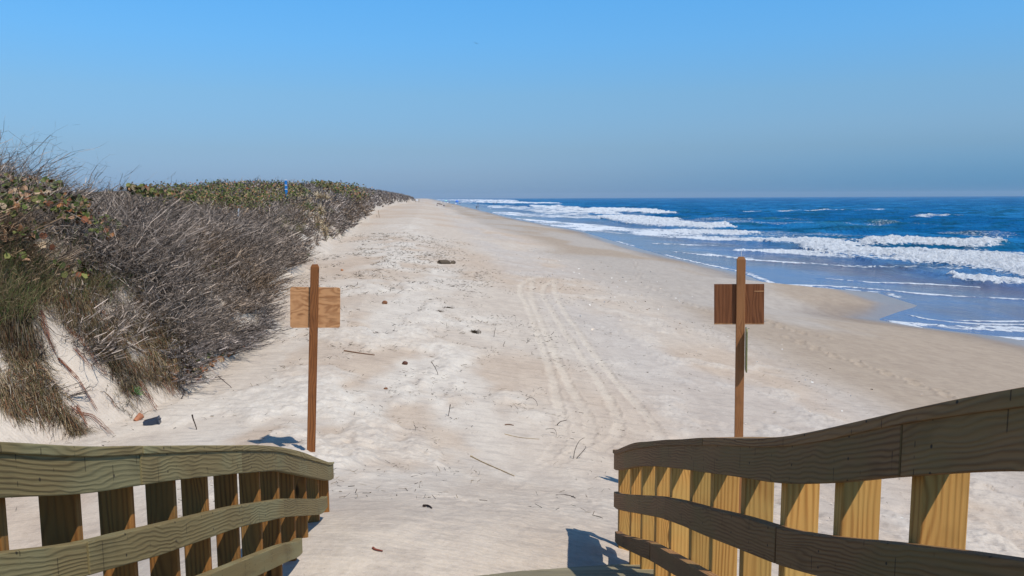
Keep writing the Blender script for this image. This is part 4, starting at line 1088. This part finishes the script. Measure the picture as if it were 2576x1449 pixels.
# ------------------------------------------------------------------ sticks and litter on the sand
def s5(l): return [((1300 + x / 1.802) / 1.59, (1500 + y / 1.802) / 1.59) for x, y in l]
def s4(l): return [((1300 + x / 1.84) / 1.59, (1000 + y / 1.84) / 1.59) for x, y in l]
def tan_m(nm, c): return plain(nm, c, .85, .2, .4, 20)
M_DK = tan_m('dark_driftwood', (.045, .03, .025)); M_BR = tan_m('brown_driftwood', (.17, .095, .055)); M_RD = tan_m('straw_reed', (.36, .27, .16)); M_GY = tan_m('grey_twig', (.14, .12, .10))
def stick(name, pts, r0, mat, label, standing=False, cat='stick', arch=False):
    q = np.array(pts, float); ts = np.linspace(0, len(q) - 1, max(5, len(q) * 3))
    x = np.interp(ts, range(len(q)), q[:, 0]); y = np.interp(ts, range(len(q)), q[:, 1])
    if len(q) > 2:
        x[1:-1] = (x[:-2] + 2 * x[1:-1] + x[2:]) / 4; y[1:-1] = (y[:-2] + 2 * y[1:-1] + y[2:]) / 4
    if standing:
        i = int(np.argmax(y)); b = on(x[i], y[i], 0); P = np.array([at(a, c, b.y) for a, c in zip(x, y)])
        P[i, 2] -= .03
        P[:, 1] += rng.normal(0, .02, len(P)) * 0
    else:
        P = hit(x, y, r0 * .6)
    rr = .72 * r0 * np.linspace(1, .55, len(P)) * rng.uniform(.85, 1.1, len(P))
    o = tube_obj(name, [(P, rr)], mat); return tag(o, label, cat)
stick('upright_stick', s5([(903, 212), (897, 250), (889, 296)]), .011, M_DK, 'black pointed stick standing upright in the middle sand', True)
stick('curved_twig', s5([(318, 350), (313, 328), (340, 303), (385, 312), (433, 352)]), .008, M_GY, 'wiry twig arching over the sand, right of the left sign post', True)
stick('curved_twig', s5([(1450, 178), (1475, 160), (1500, 165), (1525, 190), (1533, 222)]), .008, M_GY, 'bent twig arch left of the tyre tracks, near their bend', True)
stick('forked_twig', s5([(1790, 605), (1800, 540), (1830, 475), (1865, 452)]), .008, M_GY, 'taller of two thin twigs standing side by side in the tyre track', True)
stick('hooked_twig', s5([(1805, 608), (1850, 560), (1885, 517), (1872, 512)]), .008, M_GY, 'shorter hooked twig standing beside the taller one in the tyre track', True)
stick('dark_stick', s5([(1665, 868), (1730, 864), (1770, 870), (1805, 886)]), .011, M_DK, 'thick black curved stick lying left of the right railing end')
stick('reed', s5([(1050, 583), (1120, 620), (1200, 655), (1365, 727)]), .012, M_RD, 'long pale straw reed lying diagonally in the ramp sand', False, 'reed')
stick('reed', s5([(1295, 425), (1340, 436), (1400, 450), (1545, 462)]), .009, M_RD, 'shorter pale reed lying level above the long diagonal reed', False, 'reed')
stick('bent_stick', s5([(1668, 363), (1695, 335), (1742, 325)]), .010, M_DK, 'short dark bent stick at the edge of the tyre tracks', True)
stick('curved_twig', s5([(1590, 390), (1650, 383), (1668, 410), (1665, 448)]), .006, M_GY, 'hook shaped twig just below the short dark bent stick', True)
stick('curved_twig', s5([(475, 505), (495, 508), (506, 540)]), .007, M_GY, 'small bent twig above the left railing end, out on the sand', True)
stick('forked_twig', s5([(10, 525), (20, 500), (40, 535)]), .006, M_GY, 'tiny upturned V of twig right of the left sign post foot', True)
stick('thin_twig', s5([(643, 360), (653, 378), (650, 402)]), .007, M_GY, 'short twig standing below the black pointed stick', True)
stick('thin_twig', s5([(200, 305), (213, 280), (215, 262)]), .007, M_GY, 'short twig standing above the wiry arching twig', True)
stick('thin_twig', s5([(1803, 265), (1830, 267), (1865, 275)]), .008, M_DK, 'short dark twig lying between the tyre tracks')
stick('dry_pod', s5([(345, 1245), (360, 1256), (415, 1268)]), .010, tan_m('red_pod', (.20, .06, .04)), 'red brown dry pod lying on the ramp sand near the bottom of the view', False, 'seed pod')
stick('curled_leaf', s5([(710, 942), (735, 938), (752, 945), (770, 958)]), .012, M_DK, 'dark curled leaf lying in the ramp sand between the railings', False, 'leaf')
stick('short_branch', s5([(62, 316), (90, 320), (112, 330)]), .019, tan_m('mossy_stick', (.17, .15, .06)), 'short mossy piece of branch right of the left sign post', False, 'branch')
stick('flat_driftwood', s5([(1298, 358), (1325, 354), (1360, 362)]), .014, M_BR, 'small dark brown piece of driftwood in the middle of the ramp sand', False, 'driftwood')
stick('long_branch', s4([(140, 740), (250, 757), (365, 772)]), .022, M_BR, 'long straight brown branch lying right of the honey coloured board', False, 'branch')
stick('dark_stick', s4([(370, 603), (410, 608), (455, 622)]), .016, M_DK, 'dark stick lying farther away than the long brown branch')
stick('curved_twig', s4([(782, 822), (805, 855), (830, 905), (832, 932)]), .011, M_GY, 'long wiry twig rising beside the pale blue litter', True)
stick('thin_twig', s4([(1243, 640), (1248, 600), (1258, 570)]), .011, M_GY, 'thin twig standing left of the farthest part of the tyre tracks', True)
stick('thin_twig', s4([(1310, 705), (1318, 690), (1325, 670)]), .011, M_GY, 'stubby twig standing nearest the left tyre track', True)
stick('thin_twig', s4([(530, 318), (555, 305), (580, 290)]), .012, M_GY, 'slanting twig in the white lumpy sand beyond the brown fruit', True)
stick('dark_stick', c2([(1590, 1155), (1598, 1190), (1610, 1220), (1630, 1278)]), .014, M_DK, 'thick black stick standing in the sand right of the black crate', True)
stick('curved_twig', c2([(1495, 1030), (1528, 975), (1500, 915), (1470, 895)]), .010, M_DK, 'S shaped dark twig at the foot of the near scrub', True)
stick('forked_twig', c2([(1805, 835), (1850, 875), (1925, 935)]), .011, M_DK, 'dark forked branchlet leaning on the sand right of the near scrub', True)
stick('bare_branch', c2([(865, 522), (1050, 570), (1200, 650), (1350, 715)]), .030, M_DK, 'thick dark dead branch lying across the brown grass of the near dune face', False, 'branch')
stick('dark_root', c2([(120, 1145), (200, 1185), (275, 1222)]), .018, M_DK, 'black root end sticking out of the sand at the far left foot of the dune', False, 'root')
stick('dark_stick', c2([(700, 1372), (780, 1392), (860, 1412)]), .010, M_DK, 'thin black stick lying just above the left railing cap')

def lump(name, P, sx_, sy_, sz_, mat, label, cat, seed=0, rz=0):
    bm = bmesh.new(); bmesh.ops.create_icosphere(bm, subdivisions=3, radius=1)
    for v in bm.verts:
        n_ = float(vn(np.array([v.co.x * 2 + seed]), np.array([v.co.y * 2 + v.co.z * 1.7]))[0]) - .5
        v.co *= 1 + n_ * .35; v.co.x *= sx_; v.co.y *= sy_; v.co.z *= sz_
    o = obj_bm(name, bm, mat, None, True); o.location = P; o.rotation_euler = (0, 0, rz); return tag(o, label, cat)
M_CO = tan_m('brown_husk', (.20, .09, .045))
lump('coconut', on(*s4([(440, 396)])[0]) + Vector((0, 0, .03)), .075, .065, .065, M_CO, 'largest brown coconut husk on the lumpy white sand', 'coconut', 1)
lump('coconut', on(*s4([(587, 842)])[0]) + Vector((0, 0, .02)), .052, .045, .042, tan_m('dark_husk', (.10, .045, .03)), 'dark half coconut on the tan sand near the long branch', 'coconut', 2)
lump('coconut', on(*s4([(447, 1025)])[0]) + Vector((0, 0, .01)), .03, .025, .022, M_CO, 'smallest brown husk, nearest to the camera of the three', 'coconut', 3)
lump('plastic_scrap', on(*s4([(862, 922)])[0]) + Vector((0, 0, .01)), .06, .03, .02, plain('pale_blue_plastic', (.45, .70, .72), .4), 'pale blue scrap of plastic litter on the sand', 'litter', 4, .4)
lump('fallen_leaf', on(*s4([(125, 154)])[0]) + Vector((0, 0, .03)), .055, .03, .05, tan_m('orange_leaf', (.42, .20, .10)), 'orange dry leaf on the sand far behind the honey coloured board', 'leaf', 5)
# half buried log, two visible pieces of one log
lg = s4([(838, 84), (905, 88), (953, 86)]); a = on(lg[0][0], lg[0][1] + 6, 0); b = on(lg[2][0], lg[2][1] + 5, 0)
Lr = []
for i, t in enumerate(np.linspace(0, 1, 15)):
    c = a.lerp(b, t); c.z += .07 - .26 * math.exp(-((t - .72) / .10) ** 2)
    Lr.append((c, (.125 if t < .6 else .10) * (.8 if i in (0, 14) else 1) * random.uniform(.93, 1.06)))
o = tube_obj('driftwood_log', [([c for c, _ in Lr], [r_ for _, r_ in Lr])], tan_m('weathered_log', (.10, .075, .05)), None, 12)
tag(o, 'dark weathered log half buried in the beach sand, its middle covered', 'log')
# seaweed clods
def clod(px, py, n, rad, label):
    c = on(px, py); d = rnd_unit(n); P0 = np.array(c)[None] + d * rng.uniform(0, rad, n)[:, None] * np.array([1.6, 1, .35]); P0[:, 2] += .03
    P1 = P0 + rnd_unit(n) * .05; w = rng.uniform(.003, .008, n)
    o = ribbons(P0, P1, w, w * .5, np.array([(.06, .045, .03)]) * rng.uniform(.5, 2.2, n)[:, None], 'seaweed_clump'); tag(o, label, 'seaweed')
clod(*s4([(900, 440)])[0], 500, .13, 'dark clump of dried seaweed at the right end of a white sand hummock')
clod(*s4([(835, 462)])[0], 220, .11, 'smaller seaweed clump left of and below the dark one')
clod(*s4([(1100, 612)])[0], 300, .11, 'seaweed clump nearest the camera, left of the tyre tracks')
# crate and clay pot at the dune foot
def crate():
    P = on(*c2([(1262, 1245)])[0]); root = empty('plastic_crate', P, 'blue black plastic crate half buried at the near dune foot', 'crate', rz=.25)
    mt = plain('blue_black_plastic', (.018, .03, .055), .35, .5)
    def bx(nm, s, l, rt=(0, 0, 0)):
        bm = bmesh.new(); bmesh.ops.create_cube(bm, size=1)
        for v in bm.verts: v.co.x *= s[0]; v.co.y *= s[1]; v.co.z *= s[2]
        o = obj_bm(nm, bm, mt, root, bevel=.005); o.location = l; o.rotation_euler = rt
    bx('body', (.17, .12, .10), (-.01, 0, .035), (0, -.22, 0)); bx('rim', (.02, .14, .12), (.082, 0, .052), (0, -.22, 0)); bx('handle', (.012, .06, .02), (.098, 0, .08), (0, -.22, 0))
crate()
P = on(*c2([(1145, 1205)])[0])
bm = bmesh.new(); bmesh.ops.create_cone(bm, segments=20, radius1=.028, radius2=.045, depth=.11, cap_ends=True)
for f in [f for f in bm.faces if f.normal.z > .9]: bmesh.ops.inset_region(bm, faces=[f], thickness=.007, depth=-.06)
o = obj_bm('clay_pot', bm, tan_m('terracotta', (.36, .15, .08)), None, False); o.location = P + Vector((0, 0, .035)); o.rotation_euler = (R(60), R(20), R(140)); tag(o, 'rust coloured clay pot lying against the roots left of the crate', 'pot')

# wrack specks and shells: uncountable
def specks(n, gen, ln, w, cols, name, label, cat, flat=.25):
    Xv, Yv = gen(n); z, v, w_, wl_ = ground0(Xv, Yv); P0 = np.stack([Xv, Yv, z + H + .012], -1)
    a = rng.uniform(0, 6.283, len(Xv)); el = rng.normal(0, flat, len(Xv)); L_ = rng.uniform(*ln, len(Xv)) * np.clip(Yv / 14, .8, 2.2)
    P1 = P0 + np.stack([np.cos(a) * np.cos(el), np.sin(a) * np.cos(el), np.abs(np.sin(el)) + .02], -1) * L_[:, None]
    ww = rng.uniform(*w, len(Xv)) * np.clip(Yv / 14, .8, 2.4)
    c = np.array(cols)[rng.integers(0, len(cols), len(Xv))] * rng.uniform(.7, 1.3, len(Xv))[:, None]
    o = ribbons(P0, P1, ww, ww * .7, c, name); tag(o, label, cat, kind='stuff')
def gen_band(n):
    Yv = 5.8 + 60 * rng.random(n * 6) ** 1.5; cen_ = 1.2 + (fbm(Yv * .12, Yv * 0, 2, 40) - .5) * 3 - ss(12, 40, Yv) * 1.2
    v_ = cen_ - 1.6 + rng.normal(0, 2.0, n * 6); Xv = v_ - .106 * Yv
    k = fbm(Xv * .9, Yv * .55, 4, 44) > .50; k &= rng.random(len(k)) < .15 + .85 * ss(6, 12, Yv)
    return Xv[k][:n], Yv[k][:n]
def gen_wide(n):
    Yv = 5.8 + 34 * rng.random(n) ** 1.3; Xv = rng.uniform(-2.2, 9.5, n) - .106 * Yv; k = (Xv < 12) & (fbm(Xv * .5, Yv * .5, 3, 48) > .47); return Xv[k], Yv[k]
def gen_shell(n):
    Yv = 8 + 60 * rng.random(n) ** 1.3; Xv = 8.5 + rng.normal(0, 2.6, n) - .106 * Yv; return Xv, Yv
WC = [(.05, .04, .03), (.12, .09, .06), (.22, .17, .11), (.09, .085, .07)]
specks(8000, gen_band, (.02, .10), (.0018, .005), WC, 'wrack_litter', 'small dark twigs and seaweed bits strewn along the white hummocky sand', 'wrack')
specks(4200, gen_wide, (.015, .055), (.001, .0035), WC, 'scattered_twigs', 'tiny dry twig bits scattered over the open sand', 'twigs')
specks(260, gen_shell, (.02, .05), (.01, .02), [(.75, .72, .66), (.6, .5, .4)], 'shells', 'white shell fragments scattered on the damp sand', 'shells', .1)
# ------------------------------------------------------------------ far people, umbrellas, chairs
def cloth_mat(name, skin, top, low, hair=(.03, .02, .015)):
    m = MT(name, .8, .2); s = m.n('ShaderNodeSeparateXYZ'); m.l(m.n('ShaderNodeTexCoord').outputs['Object'], s.inputs[0])
    z = s.outputs['Z']; c = m.mix(m.mapr(z, .50, .52, smooth=False), skin, low); c = m.mix(m.mapr(z, .94, .96, smooth=False), c, top)
    c = m.mix(m.mapr(z, 1.42, 1.44, smooth=False), c, skin); c = m.mix(m.mapr(z, 1.66, 1.68, smooth=False), c, hair); m.base(c); return m.m
SK = (.42, .25, .17)
def person_mesh(stride, arms):
    me = bpy.data.meshes.new('person'); V = [(0, 0, .95), (0, 0, 1.15), (0, 0, 1.38), (0, -.01, 1.5), (0, -.02, 1.62), (0, -.01, 1.70)]; E = [(0, 1), (1, 2), (2, 3), (3, 4), (4, 5)]; Rr = [(.15, .11), (.13, .095), (.17, .11), (.055, .055), (.085, .10), (.065, .08)]
    for s in (-1, 1):
        b = len(V); V += [(s * .10, 0, .86), (s * .115, s * stride * .5 - .02, .48), (s * .12, s * stride, .08), (s * .12, s * stride - .14, .03)]; E += [(0, b), (b, b + 1), (b + 1, b + 2), (b + 2, b + 3)]; Rr += [(.09, .09), (.06, .06), (.042, .042), (.04, .03)]
        b = len(V); V += [(s * .19, 0, 1.38), (s * (.25 + arms * .25), -.02, 1.12 + arms * .2), (s * (.24 + arms * .1), -.12, .90 + arms * .45), (s * (.23 + arms * .1), -.15, .82 + arms * .5)]; E += [(2, b), (b, b + 1), (b + 1, b + 2), (b + 2, b + 3)]; Rr += [(.055, .055), (.042, .042), (.03, .03), (.035, .02)]
    me.from_pydata(V, E, []); o = bpy.data.objects.new('tmp', me); C.objects.link(o)
    m = o.modifiers.new('s', 'SKIN'); 
    for sv, r_ in zip(me.skin_vertices[0].data, Rr): sv.radius = (r_[0] * 1.3, r_[1] * 1.3)
    me.skin_vertices[0].data[0].use_root = True
    sb = o.modifiers.new('sub', 'SUBSURF'); sb.levels = 1
    dg = bpy.context.evaluated_depsgraph_get(); dg.update()
    me2 = bpy.data.meshes.new_from_object(o.evaluated_get(dg)); bpy.data.objects.remove(o); me2.name = 'person'
    for p in me2.polygons: p.use_smooth = True
    return me2
PM = [person_mesh(.05, 0), person_mesh(.22, .2), person_mesh(.03, .6)]
MATS = [cloth_mat('dark_swimsuit', SK, (.03, .04, .06), (.02, .03, .05)), cloth_mat('blue_clothes', SK, (.05, .10, .30), (.10, .13, .25)), cloth_mat('red_clothes', SK, (.30, .08, .07), (.08, .05, .05)), cloth_mat('bare_top_dark_shorts', SK, (.36, .21, .14), (.03, .05, .12))]
def person(x, yf, ytop, k, mat, label, sea_=False, rz=0, sx_=1.0):
    if sea_: q = sea_pt(x, yf); P = Vector((q[0], q[1], H + SEA - .12))
    else: P = on(x, yf)
    me = PM[k].copy(); me.materials.clear(); me.materials.append(MATS[mat])
    o = bpy.data.objects.new('person', me); C.objects.link(o)
    hh = (yf - ytop) * P.y / F; s = min(max(hh / 1.76, .6), 1.12)
    o.location = P; o.scale = (s, s, s); o.rotation_euler = (0, 0, rz); tag(o, label, 'person'); return P, s
person(1198.4, 525, 516.6, 1, 0, 'person in dark swimwear wading at the water edge, left of the pair in line', True, .4)
P, s = person(1202.5, 525, 516, 0, 0, 'tallest looking dark figure wading at the water edge, a child farther out right behind', True, 1.2)
person(1202.6, 516.5, 509.8, 2, 0, 'person in dark swimwear standing in deeper surf behind the wading pair', True, 0)
person(1242.3, 515.3, 508, 1, 0, 'dark clad person standing in the surf, left of the two farther out', True, .3)
person(1249, 513, 507.8, 0, 0, 'smaller dark figure standing in the surf, farthest to the right', True, .9)
person(1130.6, 511.3, 505, 0, 2, 'person in reddish clothes standing left of the blue umbrella', rz=.5)
person(1142, 508.5, 504.8, 2, 3, 'tiny person in reddish tones standing just left of the blue umbrella', rz=2)
person(1156, 514, 506.2, 1, 0, 'dark clad person standing right of the blue umbrella', rz=1.0)
person(1158.8, 513.3, 505.4, 0, 1, 'person in blue clothes standing beside the dark clad one near the umbrella', rz=-.6)
def umbrella(x, yc, wpx, yg, col, label, tilt):
    g = on(x, yg); Yd = g.y; c = at(x, yc, Yd); r_ = wpx * Yd / F / 2
    root = empty('beach_umbrella', g, label, 'umbrella'); hz = max(c.z - g.z, 1.2)
    bm = bmesh.new(); n = 16; ring = []; top = bm.verts.new((0, 0, r_ * .42))
    prev = None
    for a_, h_ in ((.5, .34), (.85, .15), (1.0, 0)):
        rg = [bm.verts.new((math.cos(2 * math.pi * i / n) * r_ * a_ * (1 if i % 2 == 0 else .96), math.sin(2 * math.pi * i / n) * r_ * a_ * (1 if i % 2 == 0 else .96), r_ * h_)) for i in range(n)]
        for i in range(n):
            j = (i + 1) % n
            bm.faces.new((prev[i], prev[j], rg[j], rg[i])) if prev else bm.faces.new((top, rg[j], rg[i]))
        prev = rg
    o = obj_bm('canopy', bm, plain('umbrella_cloth', col, .7, .2, .1), root, False); o.location = (0, 0, hz - r_ * .1); o.rotation_euler = (tilt, .1, 0)
    sd_ = o.modifiers.new('s', 'SOLIDIFY'); sd_.thickness = .01
    tube_obj('pole', [([(0, .1, -.2), (0, .05, hz + .15)], .022)], M_NAIL, root)
umbrella(1149.5, 506, 7.8, 512.5, (.03, .16, .62), 'bright blue beach umbrella tilted towards the camera', .9)
umbrella(1121.7, 504, 6.2, 510, (.35, .66, .55), 'pale green beach umbrella farther down the beach', .35)
def chair(x, y, wpx, col, label, rz=0):
    g = on(x, y); w = max(wpx * g.y / F, .55); root = empty('beach_chair', g, label, 'beach chair', rz=rz)
    mt = plain('chair_cloth', col, .8, .2, .1)
    sweep('seat', box_rings((0, 0, .28), (0, -.45, .34), w, .02, Vector((1, 0, 0)), Vector((0, 0, 1))), mt, root, 0)
    sweep('backrest', box_rings((0, .02, .28), (0, .28, .85), w, .02, Vector((1, 0, 0)), Vector((0, .9, -.4))), mt, root, 0)
    for sx_ in (-1, 1):
        tube_obj('frame', [([(sx_ * w / 2, -.48, 0), (sx_ * w / 2, -.42, .48), (sx_ * w / 2, .12, .48), (sx_ * w / 2, .25, 0)], .014)], M_NAIL, root)
chair(1146.6, 513.6, 3.4, (.75, .75, .76), 'white chair under the blue umbrella')
chair(1117, 520.2, 4.0, (.10, .10, .12), 'dark chair nearest to the camera, right of the far log', .4)
chair(1119.5, 511.5, 3.2, (.55, .55, .56), 'grey white chair below the green umbrella', .3)
chair(1126, 511, 3.4, (.80, .80, .80), 'bright white chair left of the person in reddish clothes', -.2)
chair(1110.5, 509.5, 3, (.78, .78, .78), 'white chair farthest left in the group', .8)
g = on(1139, 519.5); root = empty('cooler_box', g, 'pale blue and white cooler box on the sand below the umbrella group', 'cooler')
sweep('body', box_rings((0, 0, 0), (0, 0, .32), .62, .36), plain('cooler_blue', (.42, .50, .72), .4), root, .02); sweep('lid', box_rings((0, 0, .322), (0, 0, .40), .64, .38), M_WHT, root, .02)
sweep('handle', box_rings((-.25, -.2, .30), (.25, -.2, .30), .02, .02, Vector((0, 0, 1)), Vector((0, 1, 0))), M_WHT, root, 0)
lump('beach_ball', on(1167, 523.8) + Vector((0, 0, .13)), .17, .17, .17, M_WHT, 'small white ball on the wet sand left of the wading pair', 'ball', 9)
a = on(1100, 513); b = on(1112, 515)
tag(tube_obj('driftwood_log', [([a + Vector((0, 0, .2)), a.lerp(b, .5) + Vector((0, 0, .28)), b + Vector((0, 0, .2))], [.28, .3, .2])], M_BR, None, 8), 'long dark log far down the beach, left of the people', 'log')
lump('dark_bag', on(1099.5, 517) + Vector((0, 0, .2)), .35, .3, .3, M_DK, 'dark bag on the far sand left of the dark chair', 'bag', 11)
# boardwalk end on the far dune
Yp = 520.; c = at(1049.5, 499.5, Yp); g = gz(c.x, c.y); root = empty('beach_platform', (c.x, c.y, g), 'small weathered wooden platform at the far end of the dune', 'platform')
for dx in (-1.1, 1.1):
    for dy in (-.9, .9): sweep('leg', box_rings((dx, dy, -1.0), (dx, dy, 2.1), .14, .14), M_STK, root, 0)
sweep('deck', box_rings((-1.3, 0, .95), (1.3, 0, .95), .12, 2.1, Vector((0, 0, 1)), Vector((0, 1, 0))), M_STK, root, 0)
for yy_ in (-.99,): sweep('side_panel', box_rings((-.9, yy_, 1.5), (.9, yy_, 1.5), .8, .04, Vector((0, 0, 1)), Vector((0, 1, 0))), M_WHT, root, 0)
sweep('handrail', box_rings((-1.2, -.9, 2.15), (1.2, -.9, 2.15), .08, .12, Vector((0, 0, 1)), Vector((0, 1, 0))), M_STK, root, 0)

# gulls
def gull(x, y, Yd, span, col, label, rz=0, bank=0):
    c = at(x, y, Yd); bm = bmesh.new(); s = span / 2
    prof_ = [(-1, .05, .10, .03), (-.55, -.03, .14, .13), (-.08, .03, .02, .2), (0, .03, .03, .22), (.08, .03, .02, .2), (.55, -.03, .14, .13), (1, .05, .10, .03)]
    up_, dn = [], []
    for a, yo, zo, ch in prof_:
        up_.append([bm.verts.new((a * s, (yo - ch / 2) * s, zo * s + .01 * s)), bm.verts.new((a * s, (yo + ch / 2) * s, zo * s + .01 * s))])
        dn.append([bm.verts.new((a * s, (yo - ch / 2) * s, zo * s - .012 * s)), bm.verts.new((a * s, (yo + ch / 2) * s, zo * s - .012 * s))])
    for i in range(len(prof_) - 1):
        bm.faces.new((up_[i][0], up_[i + 1][0], up_[i + 1][1], up_[i][1])); bm.faces.new((dn[i][1], dn[i + 1][1], dn[i + 1][0], dn[i][0]))
        bm.faces.new((up_[i][1], up_[i + 1][1], dn[i + 1][1], dn[i][1])); bm.faces.new((dn[i][0], dn[i + 1][0], up_[i + 1][0], up_[i][0]))
    m = plain('feathers', col, .8, .2)
    o = obj_bm('wings', bm, m); o.location = c; o.rotation_euler = (0, bank, rz)
    b = tube_obj('body', [([(0, -.42 * s, .02 * s), (0, -.3 * s, .03 * s), (0, 0, .0), (0, .3 * s, .02 * s), (0, .45 * s, .03 * s)], [.03 * s, .07 * s, .10 * s, .06 * s, .02 * s])], m)
    root = empty('gull', c, label, 'bird', rz=0); b.location = c; b.rotation_euler = (0, bank, rz)
    for q in (o, b): q.parent = root; q.matrix_parent_inverse = Matrix.Translation(-c)
gull(1198, 109, 150, 1.0, (.03, .03, .035), 'dark bird gliding high in the middle of the sky, the largest', .3, .25)
gull(1057, 230, 250, .7, (.05, .05, .05), 'tiny dark bird left of and below the largest one', 1.2, .2)
gull(1642, 445, 260, .9, (.5, .5, .5), 'pale grey bird low over the sea horizon', .5, -.2)
for i, (x, y, lab) in enumerate([(1228.5, 523.5, 'white gull low over the surf, leftmost of the three'), (1233.5, 525, 'white gull low over the surf, lowest of the three'), (1238, 523.2, 'white gull low over the surf, rightmost of the three')]):
    gull(x, y, 300, .95, (.8, .8, .8), lab, .7 + i, .5)

# ------------------------------------------------------------------ haze
bm = bmesh.new(); bmesh.ops.create_cube(bm, size=1)
for v in bm.verts: v.co = Vector((v.co.x * 12000, v.co.y * 12000, -40 if v.co.z < 0 else 30))
hz = obj_bm('haze', bm, None); tag(hz, kind='stuff')
m = bpy.data.materials.new('haze_air'); m.use_nodes = True; t = m.node_tree
for n in list(t.nodes):
    if n.type != 'OUTPUT_MATERIAL': t.nodes.remove(n)
pv = t.nodes.new('ShaderNodeVolumePrincipled'); pv.inputs['Density'].default_value = .00012; pv.inputs['Color'].default_value = (.66, .83, 1, 1); pv.inputs['Anisotropy'].default_value = .0
t.links.new(pv.outputs[0], t.nodes['Material Output'].inputs['Volume']); hz.data.materials.append(m)
